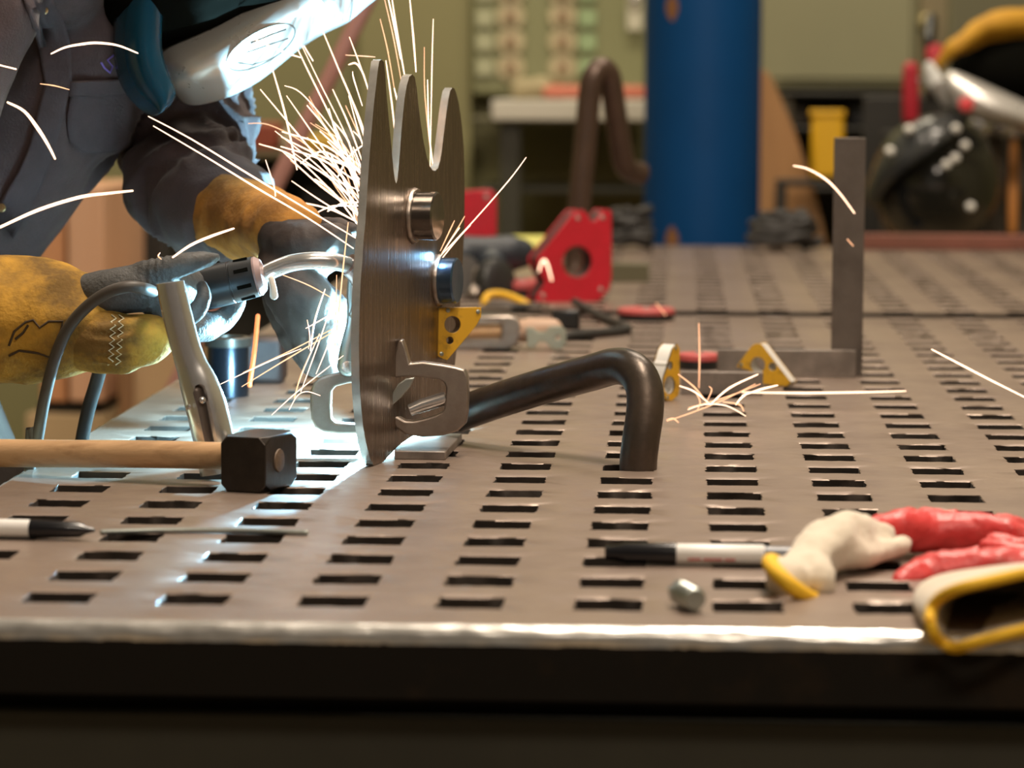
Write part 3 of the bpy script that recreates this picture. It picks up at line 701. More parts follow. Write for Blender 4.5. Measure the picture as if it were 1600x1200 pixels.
# shirt
fa, fb = at(298, 205, 3.16), at(352, 330, 3.0); fd = (fb-fa).normalized()
def sm01(x, a, b): t = max(0, min(1, (x-a)/(b-a))); return t*t*(3-2*t)
def shirt_disp(p):
    d = .0040*noise.noise(p*11)+.0018*noise.noise(p*30)
    t = (p-fa).dot(fd); off = (p-fa)-fd*t
    wgt = sm01(t, -.16, -.02)*(1-sm01(off.length, .09, .14))
    wv = Vector((noise.noise(p*13), noise.noise(p*13+Vector((5, 5, 5))), noise.noise(p*13+Vector((9, 1, 4)))))
    tw = t+.55*off.x-.45*off.z+.25*off.y
    q = Vector((tw*17, off.x*5+off.y*4, off.z*6))+wv*.9
    r = 1-abs(noise.noise(q+Vector((3, 1, 2))))*2.8
    q3 = Vector(((t-.7*off.x+.3*off.z)*24, off.y*7, off.z*5))+wv*1.1
    r3 = 1-abs(noise.noise(q3+Vector((7, 4, 2))))*2.8
    d += wgt*(1-.75*sm01(t, .12, .19))*(.0100*max(-.5, r)+.0055*max(-.5, r3))
    if wgt < 1:
        r2 = 1-abs(noise.noise(Vector((p.x*9+p.z*6, p.y*5, p.z*4-p.x*3))+Vector((8, 2, 5))))*2.4
        d += (1-wgt)*.0065*max(-.3, r2)
    return d
S = MB(); tb(S, TORSO, 28, flat=(1.30, 1), up=Yax); tb(S, NECK[:2], scale=1.15)
tb(S, FARM, 28); tb(S, NARM, 28)
me = fuse(S, .006, 8, shirt_disp)
bvh = BVHTree.FromPolygons([v.co.copy() for v in me.vertices], [tuple(p.vertices) for p in me.polygons])
shirt = finish(me, 'shirt', cloth_s, person)
def hit(px, py, off=.0, tree=None):
    d = ray(px, py).normalized(); h = (tree or bvh).ray_cast(CP, d)
    return (h[0]-d*off) if h[0] else None
def patch(poly_rows, name, m_, parent, off=.003, th=.0025, n=10):
    """cloth panel lying on the shirt: poly_rows = two edge polylines in picture points"""
    A_, B_ = poly_rows; rows = []
    for i in range(n+1):
        t = i/n
        def lerp(P):
            f = t*(len(P)-1); k = min(int(f), len(P)-2); u = f-k
            return (P[k][0]*(1-u)+P[k+1][0]*u, P[k][1]*(1-u)+P[k+1][1]*u)
        a, b = lerp(A_), lerp(B_); row = []; last = None
        for j in range(9):
            s_ = j/8; h = hit(a[0]*(1-s_)+b[0]*s_, a[1]*(1-s_)+b[1]*s_, off)
            if h is None: h = last or at(a[0], a[1], 2.95)
            last = h; row.append(h)
        rows.append(row)
    o = MB().grid(rows).build(name, m_, parent, angle=60)
    so = o.modifiers.new('t', 'SOLIDIFY'); so.thickness = th; so.offset = 0
    return o
cloth_d = mat('darker shirt cloth', (.066, .048, .054), .85, 0, (.045, .034, .038), 60, .6, .0006, 500)
pk = patch([[(112,140),(104,185),(108,222),(128,238)], [(206,132),(212,180),(208,226),(190,238)]], 'chest_pocket', cloth_d, shirt)
patch([[(110,128),(108,150)], [(212,122),(212,146)]], 'pocket_flap', cloth_d, shirt, .006)
patch([[(30,-20),(58,60),(70,130),(40,250),(-10,330)], [(72,-20),(110,55),(112,130),(75,270),(20,372)]], 'button_placket', cloth_d, shirt, .004)
for x, y in ((68,16),(95,47),(2,325)):
    h = hit(x, y, .0075)
    if h: MB().lathe(h, (CP-h), [(0, .0042), (.0012, .0044), (.0024, .0030), (.0024, .0016), (.0030, .0010)], 16).build('snap_button', brass, shirt)
em = []
for x, y in ((178,86),(168,94),(176,104),(172,114),(163,106),(158,98)):
    h = hit(x, y, .002); 
    if h: em.append(h)
if len(em) > 3: MB().tube(em, .0009, 6).build('embroidered_mark', violet_th, shirt)
# trousers
Tm = MB(); tb(Tm, LEGN); tb(Tm, LEGF); tb(Tm, [(-215,600,3.08,128),(-190,520,3.08,126)], flat=(1.3, 1), up=Yax, sm=0)
finish(fuse(Tm, .010, 5, lambda p: .006*noise.noise(p*9)), 'trousers', cloth_t, person)
for Y_, px_ in ((3.0, -75), (3.2, -180)):
    a = at(px_, 1940, Y_); K = MB()
    K.tube([Vector((a.x-.045, Y_, .065)), Vector((a.x+.08, Y_, .055)), Vector((a.x+.19, Y_, .047))], [.062, .058, .046], 16, 'round')
    K.tube([Vector((a.x-.01, Y_, .06)), Vector((a.x-.01, Y_, .17))], [.06, .062], 16, 'round')
    finish(fuse(K, .008, 4), 'boot', black_rub, person)
st_ = MB().tube([at(165,545,2.80), at(150,600,2.83), at(138,640,2.84), at(126,700,2.85), at(112,800,2.87)], pxr(11, 2.83), 12, 'flat', smooth=3, flat=(1, .35), up=(1, 0, 0)).build('hanging_strap', black_rub, person)

# --- helmet worn by the welder
def sheet(grid_pts, name, m_, parent, th=.003, sub=2):
    o = MB().grid([[at(*p) for p in r] for r in grid_pts]).build(name, m_, parent, angle=80)
    s1 = o.modifiers.new('s', 'SUBSURF'); s1.levels = sub; s1.render_levels = sub
    so = o.modifiers.new('t', 'SOLIDIFY'); so.thickness = th; so.offset = 0
    return o
E0 = MB(); ec = at(352, -66, 3.0); e1 = (at(352+265, -66-135, 3.0)-ec).normalized(); e3 = Vector((0, 1, 0)); e2 = e1.cross(e3)
s3 = 3.0/FPX
rows = []
for i in range(1, 16):
    a = PI*i/16; rows.append([ec-e1*math.cos(a)*215*s3 + (e2*math.cos(2*PI*j/28)*118*s3 + e3*math.sin(2*PI*j/28)*.11)*math.sin(a) for j in range(28)])
E0.rings(rows); helm = E0.build('welding_helmet', shell_black, person, angle=80)
dm = MB(); dm.tube([hc-hdir*.035, hc-hdir*.005, hc+hdir*.03], [.116, .124, .118], 32, 'round', smooth=3); dm.build('hood_dome', shell_black, helm, angle=80)
# silver chin front: rows run from the lower left end up to the right
top = [(248,84),(262,76),(292,62),(340,30),(392,-4),(440,-40),(490,-80)]
bot = [(286,158),(302,164),(345,155),(405,128),(462,76),(508,47),(556,30)]
G = []
for j, wv in enumerate((0, .14, .30, .5, .7, .86, 1.0)):
    row = []
    for i in range(7):
        bulge = -.075*math.sin(PI*min(1, wv*.8+.1))+.035*wv*wv
        endc = .045 if i == 0 else .008 if i == 1 else 0
        x = top[i][0]*(1-wv)+bot[i][0]*wv; y = top[i][1]*(1-wv)+bot[i][1]*wv
        if i == 0: x += -4*math.sin(PI*wv); 
        row.append((x, y, 2.975+bulge*.8+endc*(.6+wv*.4)))
    G.append(row)
chin = sheet(G, 'chin_front', silver_h, helm, .004)
# right end of the shell: forehead side, tops out of frame
G = [[(x, y, Y) for x, y, Y in r] for r in (
    [(440,-40,2.915),(490,-80,2.92),(560,-120,2.95)], [(500,-5,2.90),(548,-40,2.91),(610,-80,2.94)], [(530,28,2.915),(562,8,2.93),(620,-40,2.96)], [(545,34,2.95),(566,10,2.97),(625,-30,3.0)])]
sheet(G, 'brow_front', silver_h, helm, .004)
# smoked skirt on the near side
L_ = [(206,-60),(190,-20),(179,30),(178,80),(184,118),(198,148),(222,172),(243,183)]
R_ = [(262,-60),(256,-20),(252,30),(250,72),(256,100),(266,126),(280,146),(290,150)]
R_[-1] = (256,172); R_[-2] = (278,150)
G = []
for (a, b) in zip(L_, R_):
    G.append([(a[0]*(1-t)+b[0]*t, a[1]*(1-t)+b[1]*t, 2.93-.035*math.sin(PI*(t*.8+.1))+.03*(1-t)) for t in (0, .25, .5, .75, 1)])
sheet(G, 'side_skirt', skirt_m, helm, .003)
# raised oval badge line on the chin
dgx = bpy.context.evaluated_depsgraph_get(); bpy.context.view_layer.update()
cm = bpy.data.meshes.new_from_object(chin.evaluated_get(bpy.context.evaluated_depsgraph_get()))
cb = BVHTree.FromPolygons([v.co+BASE[helm.name] for v in cm.vertices], [tuple(p.vertices) for p in cm.polygons])
bd = MB()
def on_chin(lst, r):
    P = [hit(x, y, .0008, cb) for x, y in lst]; P = [p for p in P if p]
    if len(P) > 2: bd.tube(P, r, 6)
ang = math.radians(-30)
on_chin([(408+60*math.cos(a)*math.cos(ang)-24*math.sin(a)*math.sin(ang), 74+60*math.cos(a)*math.sin(ang)+24*math.sin(a)*math.cos(ang)) for a in [2*PI*k/40 for k in range(41)]], .0009)
on_chin([(385,82),(420,70),(450,60)], .0008); on_chin([(392,68),(425,54),(447,46)], .0008); on_chin([(372,98),(395,101),(428,90)], .0008)
bd.build('oval_badge', galv, helm)

# --- near hand: grey glove with mustard gauntlet, holding the torch handle
def leath(a1, s1, a2, s2):
    return lambda p: a1*noise.noise(p*s1)+a2*(1-abs(noise.noise(p*s2))*2)
C = MB()
tb(C, [(128,462,2.675,34),(165,458,2.660,37),(205,452,2.655,38),(245,447,2.660,40),(285,446,2.685,36)], flat=(1, 1))
tb(C, [(225,430,2.652,24),(262,420,2.645,21),(300,410,2.645,17),(325,405,2.652,13),(340,402,2.660,7)])        # thumb along the handle
tb(C, [(262,480,2.680,24),(300,500,2.695,22),(335,507,2.715,20),(360,490,2.730,17),(372,470,2.740,14)])         # index
tb(C, [(255,485,2.675,22),(290,512,2.685,21),(325,515,2.705,19),(350,498,2.725,16)])                          # middle
tb(C, [(245,485,2.670,21),(280,512,2.675,20),(312,512,2.690,18),(338,500,2.715,15)])                            # ring
tb(C, [(240,480,2.665,19),(275,500,2.655,18),(305,488,2.648,16),(318,465,2.648,13),(316,446,2.652,10)])       # little finger round the front
def hand_disp(p):
    return .0006*noise.noise(p*70)+.0010*max(0, 1-abs(p.x-at(248, 0, 2.66).x)/.02)*math.sin(p.x*900+2*noise.noise(p*50))
gN = finish(fuse(C, .0026, 5, hand_disp), 'leather_glove', leather_g, person)

C = MB()
tb(C, [(-110,495,2.685,102),(-30,496,2.680,100),(40,500,2.680,94),(95,505,2.675,84),(128,503,2.675,74),(140,500,2.680,66)])
me = fuse(C, .0045, 8, leath(.006, 14, .0055, 21)); finish(me, 'gauntlet_cuff', leather_y, gN)
cufbvh = BVHTree.FromPolygons([v.co+BASE[gN.name] for v in me.vertices], [tuple(p.vertices) for p in me.polygons])
C = MB()
tb(C, [(138,532,2.655,50),(165,534,2.648,50),(200,534,2.645,47),(238,528,2.650,40),(258,520,2.660,28)])
def wrist_disp(p):
    q = at(190, 530, 2.64); t = (p.z-q.z)
    near = max(0, 1-abs(p.x-at(188, 0, 2.65).x)/.030)
    return .0015*noise.noise(p*40)+.0022*near*math.sin(t*620+3*noise.noise(p*30))
me = fuse(C, .003, 6, wrist_disp); finish(me, 'wrist_panel', leather_y, gN)
wb = BVHTree.FromPolygons([v.co+BASE[gN.name] for v in me.vertices], [tuple(p.vertices) for p in me.polygons])
zz = MB()
for x0 in (178, 190):
    P = []
    for k_ in range(15):
        h = hit(x0+(4 if k_ % 2 else -4)-k_*.4, 492+k_*5.6, .0006, wb)
        if h: P.append(h)
    if len(P) > 3: zz.tube(P, .0006, 6)
zz.build('zigzag_stitching', thread_m, gN)
lg = MB()
for line in ([(14,540),(22,518),(40,503),(52,500),(62,512),(76,502),(98,502),(94,522),(88,545)], [(14,556),(30,548),(60,552),(84,560)], [(24,530),(36,520),(44,508)], [(66,520),(70,545)]):
    P = [hit(x, y, .0005, cufbvh) for x, y in line]; P = [p for p in P if p]
    if len(P) > 2: lg.tube(P, .0011, 6)
if lg.v: lg.build('embossed_mark', mat('burnt leather line', (.05, .028, .01), .8), gN)
# --- far hand: dark glove with tan cuff behind the plate
C = MB()
tb(C, [(440,372,2.853,38),(468,385,2.838,44),(490,392,2.833,44),(510,388,2.838,36)])
tb(C, [(438,405,2.848,34),(455,445,2.828,48),(478,478,2.823,52),(492,505,2.825,44)])
tb(C, [(440,405,2.895,38),(455,465,2.895,46),(475,525,2.89,38),(492,566,2.885,24)])  # extra depth added behind the fingers to keep arc light off the shirt
tb(C, [(500,378,2.828,28),(524,374,2.828,27),(540,388,2.828,20),(550,410,2.828,16)])          # thumb knuckle over the neck
tb(C, [(480,365,2.863,18),(505,356,2.858,16),(530,354,2.853,14),(552,362,2.848,11)])            # index reaching for the plate
tb(C, [(455,480,2.813,24),(470,525,2.813,19),(482,558,2.818,16),(492,578,2.823,12)])
tb(C, [(480,490,2.818,25),(498,535,2.813,19),(508,565,2.818,16),(514,584,2.823,12)])
tb(C, [(500,490,2.823,24),(520,530,2.825,18),(528,556,2.828,15),(532,574,2.833,12)])
tb(C, [(500,460,2.828,24),(525,480,2.833,20),(538,508,2.838,16),(540,530,2.838,12)])
gF = finish(fuse(C, .0028, 5, lambda p: .0012*noise.noise(p*45)+.0010*(1-abs(noise.noise(p*60))*2)), 'leather_glove', leather_d, person)
C = MB()
tb(C, [(335,318,3.013,72),(365,338,2.978,66),(400,348,2.938,62),(440,357,2.873,54),(462,362,2.858,44)])
finish(fuse(C, .004, 6, leath(.003, 22, .002, 40)), 'gauntlet_cuff', leather_o, gF)


# --- the welding torch held in the near hand
YT = 2.71
torch = thing('welding_torch', at(350, 445, YT), 'black handled welding torch with chrome swan neck held in the grey glove', 'torch')
h0, h1_ = at(262, 464, YT), at(400, 432, YT); ax3 = (h1_-h0).normalized(); Lh = (h1_-h0).length
rT = pxr(35, YT)
hand_m = mat('black torch handle', (.014, .016, .018), .38)
hb_ = MB().lathe(h0, ax3, [(0, rT*.7), (.004, rT*.9), (Lh*.42, rT), (Lh*.72, rT*.97), (Lh*.725, rT*.93), (Lh*.74, rT*.93), (Lh*.745, rT*.97), (Lh, rT*.92), (Lh+.001, rT*.6)], 28).build('handle', hand_m, torch)
for a_ in range(8):
    u_ = ax3.orthogonal().normalized(); v_ = ax3.cross(u_); dr = u_*math.cos(a_*PI/4+.3)+v_*math.sin(a_*PI/4+.3)
    M3 = Matrix((ax3, dr.cross(ax3), dr)).transposed()
    MB().box(h0+ax3*(Lh*.88)+dr*rT*.945, .0125, .0032, .0014, M=M3).build('slot', shell_black, hb_)
MB().lathe(h1_-ax3*.001, ax3, [(0, rT*.88), (.003, rT*.90), (.0075, rT*.72), (.009, rT*.45)], 24).build('collar', mat('dusty pink collar', (.34, .24, .23), .5, .3), torch)
neck = [at(402,432,YT), at(415,427,YT), at(432,419,YT), at(455,411,YT), at(485,407,YT), at(515,408,YT+.004), at(545,415,YT+.012), at(566,432,YT+.02), at(575,455,YT+.03)]
MB().tube(neck, pxr(13.5, YT), 18, 'flat', smooth=5).build('swan_neck', chrome, torch)
MB().tube([at(545,413,YT+.011), at(560,424,YT+.018), at(572,448,YT+.028), at(577,472,YT+.036)], [.010, .0115, .011, .009], 18, 'flat', smooth=3).build('nozzle', mat('copper nozzle', (.50, .42, .42), .3, .9), torch)
MB().lathe(h0+ax3*.012, -ax3, [(0, rT*.6), (.012, rT*.5), (.03, pxr(11, YT)), (.031, pxr(9, YT))], 20).build('strain_relief', black_rub, torch)
cab = [at(262,465,YT), at(244,458,2.650), at(226,451,2.615), at(200,448,2.605), at(168,457,2.605), at(135,480,2.610), at(106,514,2.615), at(86,560,2.620), at(70,622,2.625), at(58,690,2.630), at(46,760,2.640)]
c_end = Vector((at(46,760,2.640).x-.02, 2.70, .30)); c_fl = Vector((c_end.x-.06, 2.75, .011))
MB().tube(cab+[c_end, c_fl, c_fl+Vector((-.5, .3, 0))], pxr(9.5, 2.66), 14, 'flat', smooth=6).build('cable', dark_cable, torch)
MB().tube([at(424,436,YT-.012), at(427,450,YT-.014), at(428,462,YT-.014)], [pxr(5, YT), pxr(5.5, YT), pxr(6.5, YT)], 10, 'round').build('pale_drop', mat('pale hot drop', (.75, .66, .55), .5), torch)  # pale solid shape standing in for a white-hot drop
# ------------------------------------------------------------------ background
def bbox(x0, y0, x1, y1, Y, depth, m_, name, parent=None, bev=.004, zfloor=None, ang=30):
    A, B_ = at(x0, y0, Y), at(x1, y1, Y); z0 = B_.z if zfloor is None else zfloor
    return MB().box(((A.x+B_.x)/2, Y+depth/2, (A.z+z0)/2), B_.x-A.x, depth, A.z-z0).build(name, m_, parent, bevel=bev)
# blue column
pc = at(1097, 300, 6.52); rp = pxr(92, 6.52)
post = thing('steel_column', (pc.x, 6.52+rp, 0), 'round blue painted steel column behind the far table', 'column')
MB().lathe((pc.x, 6.52+rp, 0), (0, 0, 1), [(0, rp), (RZ, rp)], 64).build('shaft', blue_post, post)
MB().lathe((pc.x, 6.52+rp, 0), (0, 0, 1), [(0, rp*1.6), (.02, rp*1.6), (.021, rp*1.02)], 40).build('base_plate', blue_post, post)
for (px, py, hw, hh) in ((1050, 12, 10, 20), (1050, 372, 10, 18), (1132, -60, 8, 12)):
    rows = []
    rr_ = rp+.0012
    for i in range(9):
        yy_ = py-hh+2*hh*i/8; wdt = hw*math.sin(PI*(i+.7)/9.4)*(1+.35*noise.noise(Vector((i*1.7, px*.1, py*.1))))
        row = []
        for j in range(5):
            p = at(px-wdt+2*wdt*j/4+2*noise.noise(Vector((i, j, px))), yy_, 6.52); dx = p.x-pc.x
            row.append(Vector((p.x, 6.52+rp-math.sqrt(rr_*rr_-dx*dx), p.z)))
        rows.append(row)
    MB().grid(rows).build('rust_chip', rust, post, angle=60)

# far holdfast, brown
fp = [tab(893,457)+Vector((0,0,-.06)), tab(893,457), at(897,430,5.05), at(904,330,5.05), at(914,230,5.05), at(920,160,5.05), at(926,122,5.05), at(940,107,5.06), at(952,118,5.07), at(958,150,5.08), at(966,205,5.10), at(974,250,5.12), at(984,266,5.14), at(1003,271,5.16)]
tag(MB().tube(fp, .0185, 18, 'flat', smooth=4).build('holdfast', mat('brown bent bar', (.10, .062, .045), .36, .4, (.06, .038, .028), 15, .5)), 'tall brown bent bar holdfast standing behind the large red magnet', 'holdfast')

# bench against the back wall with a white top
bn = thing('wall_bench', at(985, 300, 8.4), 'white topped bench with dark frame along the back wall, left of the column', 'bench')
bn.location.z = 0; BASE[bn.name].z = 0
def wbox(x0, y0, x1, y1, Y, d, m_, n, par, **k): return bbox(x0, y0, x1, y1, Y, d, m_, n, par, **k)
wbox(768, 156, 1212, 190, 8.4, .5, white_top, 'bench_top', bn)
wbox(735, 183, 1214, 194, 8.42, .46, dark_olive, 'top_frame', bn)
for x in (797, 1203): wbox(x-16, 194, x+14, 700, 8.44, .07, mat('dark bench leg', (.045, .042, .028), .5), 'leg', bn, zfloor=0)
for x in (797, 1203): wbox(x-16, 194, x+14, 700, 8.80, .07, mat('dark bench leg', (.045, .042, .028), .5), 'leg', bn, zfloor=0)
wbox(750, 292, 1205, 304, 8.46, .4, mat('dark bench leg', (.045, .042, .028), .5), 'lower_shelf', bn)
bt_z = at(900, 156, 8.4).z
tag(MB().tube([Vector((at(858,150,8.5).x, 8.5, bt_z+.020)), Vector((at(930,150,8.5).x, 8.5, bt_z+.022)), Vector((at(1000,150,8.5).x, 8.52, bt_z+.020))], .018, 14, 'round').build('red_hose', mat('salmon red hose', (.55, .16, .10), .5)), 'salmon red rolled hose lying on the white bench top', 'hose')
lumpm = fuse(MB().tube([Vector((at(812,150,8.55).x, 8.55, bt_z+.026)), Vector((at(850,150,8.55).x, 8.55, bt_z+.03))], [.03, .034], 14, 'round'), .008, 4, lambda p: .006*noise.noise(p*30))
tag(finish(lumpm, 'rag_bundle', mat('beige rag', (.36, .30, .18), .9), None), 'crumpled beige rag on the white bench top under the panel dials', 'rag')
tag(wbox(862, 128, 876, 156, 8.5, .03, rust, 'small_tin', None, zfloor=bt_z), 'small brown tin standing on the white bench top', 'tin')

# control panel with dials on the wall
pn = thing('control_panel', at(870, 60, 8.88), 'olive wall panel with rows of round dials and square labels', 'panel')
wbox(738, -160, 1010, 150, 8.88, .12, mat('panel enamel', (.225, .225, .115), .5, 0, (.20, .20, .105), 2, .5), 'panel_body', pn, bev=.01)
for x in (757, 918):
    for y in (-12, 28, 66, 105): wbox(x-13, y-13, x+13, y+13, 8.868, .011, mat('pale label' if x < 800 else 'pale green label', (.40, .40, .26) if x < 800 else (.30, .40, .22), .5), 'label_plate', pn, bev=.001)
for x in (798, 879):
    for y in (-12, 26, 66, 106):
        c = at(x, y, 8.88); dl = MB().lathe(c, (0, -1, 0), [(0, .040), (.012, .040), (.016, .036)], 24).build('dial', mat('beige dial', (.50, .43, .28), .4, 0, (.42, .34, .2), 8, .5), pn)
        MB().lathe(c+Vector((0, -.016, 0)), (0, -1, 0), [(0, .017), (.02, .015), (.022, .011)], 16).build('knob', mat('brown knob', (.30, .20, .12), .5), dl)
tg = thing('paper_tag', at(993, 45, 8.84), 'pale paper tag with round top hanging beside the blue column', 'tag')
wbox(980, -8, 1004, 47, 8.85, .004, mat('pale paper', (.55, .52, .42), .7), 'card', tg, bev=.001)
MB().lathe(at(992, -2, 8.85), (0, -1, 0), [(0, .02), (.012, .019), (.016, .01)], 18).build('clip', chrome, tg)
wb2 = bbox(560, -300, 735, 800, 8.93, .07, mat('olive cladding', (.235, .215, .10), .6, 0, (.21, .19, .09), 1.5, .5), 'trim_1', None, bev=.006, zfloor=0); tag(wb2, kind='structure')

# grey green cabinet on the wall right of the column
cbn = thing('electric_cabinet', at(1310, 0, 8.5), 'large flat grey green wall cabinet right of the column', 'cabinet')
wbox(1180, -260, 1436, 138, 8.5, .5, greygreen, 'body', cbn, bev=.012)
wbox(1235, -12, 1310, 5, 8.493, .006, mat('tan label', (.48, .36, .22), .6), 'nameplate', cbn, bev=.001)
wbox(1192, -230, 1424, 124, 8.488, .011, greygreen, 'door', cbn, bev=.004)
pc2 = thing('corner_post', at(1462, 100, 8.4), 'dull tan wall conduit strip with a round knob beside the cabinet', 'conduit'); pc2.location.z = 0; BASE[pc2.name].z = 0
wbox(1443, -260, 1478, 800, 8.5, .4, mat('dull tan enamel', (.20, .16, .085), .5), 'strip', pc2, zfloor=0)
MB().lathe(at(1447, 34, 8.5), (0, -1, 0), [(0, .022), (.03, .02), (.034, .012)], 18).build('knob', mat('dull brass', (.4, .33, .16), .4, .5), pc2)
tag(wbox(1488, -260, 1720, 800, 8.45, .45, mat('dark green locker', (.12, .112, .06), .5), 'locker', None, bev=.01, zfloor=0), 'dark olive locker at the right, behind the hanging helmet', 'locker')

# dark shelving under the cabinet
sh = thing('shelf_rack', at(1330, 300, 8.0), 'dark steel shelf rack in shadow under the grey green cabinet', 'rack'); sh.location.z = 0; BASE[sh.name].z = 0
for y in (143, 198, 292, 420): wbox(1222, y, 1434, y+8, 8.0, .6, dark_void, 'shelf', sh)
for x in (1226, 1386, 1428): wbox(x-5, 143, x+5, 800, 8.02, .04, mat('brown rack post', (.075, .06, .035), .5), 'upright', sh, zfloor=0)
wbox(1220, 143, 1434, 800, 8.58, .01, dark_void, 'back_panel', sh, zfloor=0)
for i, (x0, x1, y0, m_) in enumerate(((1232, 1262, 162, 'a'), (1330, 1372, 158, 'b'), (1400, 1432, 168, 'c'))):
    tag(wbox(x0, y0, x1, 198, 8.1, .2, mat('dim box '+m_, ((.06, .045, .03), (.03, .03, .032), (.08, .05, .03))[i], .6), 'storage_box', None, bev=.006, zfloor=at(1330, 198, 8.0).z+.001), ('dim brown storage box at the left of the dark shelf', 'dim black storage box in the middle of the dark shelf', 'dim rusty storage box at the right of the dark shelf')[i], 'box')
# plywood sheet leaning right of the column, yellow bin
Pw = [at(x, y, 7.5) for x, y in [(1120,96),(1196,110),(1206,122),(1240,200),(1272,296),(1296,395),(1310,470),(1340,898),(1120,898)]]
ply = MB().prism([p for p in Pw], (0, .018, 0)); o_ = ply.build('plywood_sheet', wood_b, None, bevel=.002)
tag(o_, 'pale plywood offcut with slanted edge leaning beside the blue column', 'plywood')
stp = thing('trestle', at(1260, 400, 7.3), 'dark low trestle rail crossing in front of the plywood', 'trestle'); stp.location.z = 0; BASE[stp.name].z = 0
wbox(1212, 280, 1345, 292, 7.38, .05, dark_void, 'rail', stp)
for x in (1218, 1338): wbox(x-6, 292, x+6, 700, 7.38, .05, dark_void, 'leg', stp, zfloor=0)
yb_ = thing('yellow_bin', at(1293, 272, 7.3), 'bright yellow plastic bin hanging above the trestle rail', 'bin')
wbox(1269, 176, 1318, 280, 7.385, .06, yellow_b, 'body', yb_, bev=.012)
wbox(1266, 172, 1321, 182, 7.38, .07, yellow_b, 'rim', yb_, bev=.003)

# rust red rail on the far edge of the far table
ra = tab(1348, 402); 
tag(MB().box((ra.x+.32, 6.16, TZ+.005+.016), .66, .035, .030).build('angle_bar', red_rust, None, bevel=.003), 'rust red steel bar lying along the back edge of the far table', 'steel bar')

# coils of dark hose either side of the column foot
def coil(cx, cy, z0, r, n, tr, label, seed):
    rnd = random.Random(seed); P = []
    for k in range(n*14+1):
        a = 2*PI*k/14; rr = r*(1+.22*rnd.uniform(-1, 1)-.30*(k/14/n)); P.append(Vector((cx+rr*math.cos(a), cy+.55*rr*math.sin(a), z0+tr+1.35*tr*k/14+rnd.uniform(0, tr*.9))))
    tag(MB().tube(P, tr, 8, 'round', smooth=2).build('hose_coil', black_rub), label, 'hose')
a = at(1222, 392, 6.1); coil(a.x, 6.06, TZ+.006, .058, 4, .0105, 'pile of coiled black hose right of the blue column foot', 2)
a = at(985, 388, 6.1); coil(a.x, 6.06, TZ+.006, .040, 5, .0095, 'pile of coiled black hose left of the blue column foot', 4)
for x, y, lab, m_ in ((1262, 388, 'small grey steel nut on the far table by the coiled hose', zinc), (1213, 391, 'small silver steel nut on the far table at the foot of the column', chrome)):
    p = tab(x, y, TZ+.005); MB_ = MB().lathe(p+Vector((0, 0, .0004)), (0, 0, 1), [(0, .017), (.002, .019), (.013, .019), (.015, .017), (.015, .010), (.004, .010)], 6)
    tag(MB_.build('hex_nut', m_, None, bevel=.0006), lab, 'nut')

# right: rack with hanging welding helmet, face shield and tools
rk = thing('tool_rack', at(1500, 400, 7.0), 'dark tool rack with a rail and posts at the right edge', 'rack'); rk.location.z = 0; BASE[rk.name].z = 0
for x in (1386, 1492, 1552, 1600, 1660): wbox(x-7, 300 if x < 1500 else 205, x+7, 900, 7.1, .04, mat('grey brown post', (.075, .06, .045), .5), 'post', rk, zfloor=0)
wbox(1380, 205, 1720, 216, 7.08, .05, dark_void, 'rail', rk)
wbox(1350, 150, 1720, 900, 7.45, .03, dark_void, 'back_board', rk, zfloor=0)
for x in (1531, 1566, 1602, 1640): MB().lathe(at(x, 197, 7.04), (0, -1, 0), [(-.04, .010), (.0, .010), (.002, .022), (.012, .026), (.022, .022), (.028, .012)], 20).build('peg_knob', chrome, rk)
# face shield
fs = thing('face_shield', at(1460, 300, 6.85), 'smoked grinding face shield with grey visor band hanging on the rack', 'face shield')
c = at(1462, 285, 6.95); s7 = 6.95/FPX; rows = []
for i in range(0, 15):
    a = PI*(.04+.92*i/14); rows.append([c+Vector((math.sin(a)*math.cos(b)*100*s7*1.0, -math.sin(a)*math.sin(b)*.13, math.cos(a)*105*s7)) for b in [PI*j/20 for j in range(21)]])
dome = MB().grid(rows).build('visor', mat('smoked visor', (.022, .021, .017), .12, 0, coat=.4), fs, angle=80)
so = dome.modifiers.new('t', 'SOLIDIFY'); so.thickness = .003
bandp = [at(x, y, Y) for x, y, Y in [(1362,302,6.90),(1385,262,6.83),(1420,228,6.78),(1462,200,6.77),(1500,182,6.83)]]
MB().tube(bandp, [.030, .040, .046, .040, .022], 18, 'round', smooth=4, flat=(1, .35)).build('brow_band', mat('dark grey band', (.05, .052, .052), .22, 0, coat=.3), fs)
for x, y in ((1391,236),(1421,202),(1508,227),(1493,247),(1479,257),(1494,201),(1517,323)):
    MB().lathe(at(x, y, 6.75), (0, -1, 0), [(-.02, .009), (0, .0095), (.0035, .0085), (.0065, .0062), (.0085, .003)], 16).build('glint_dot', mat('bright stud', (.92, .90, .84), .3), fs)  # white dots standing in for lamp reflections on the shield
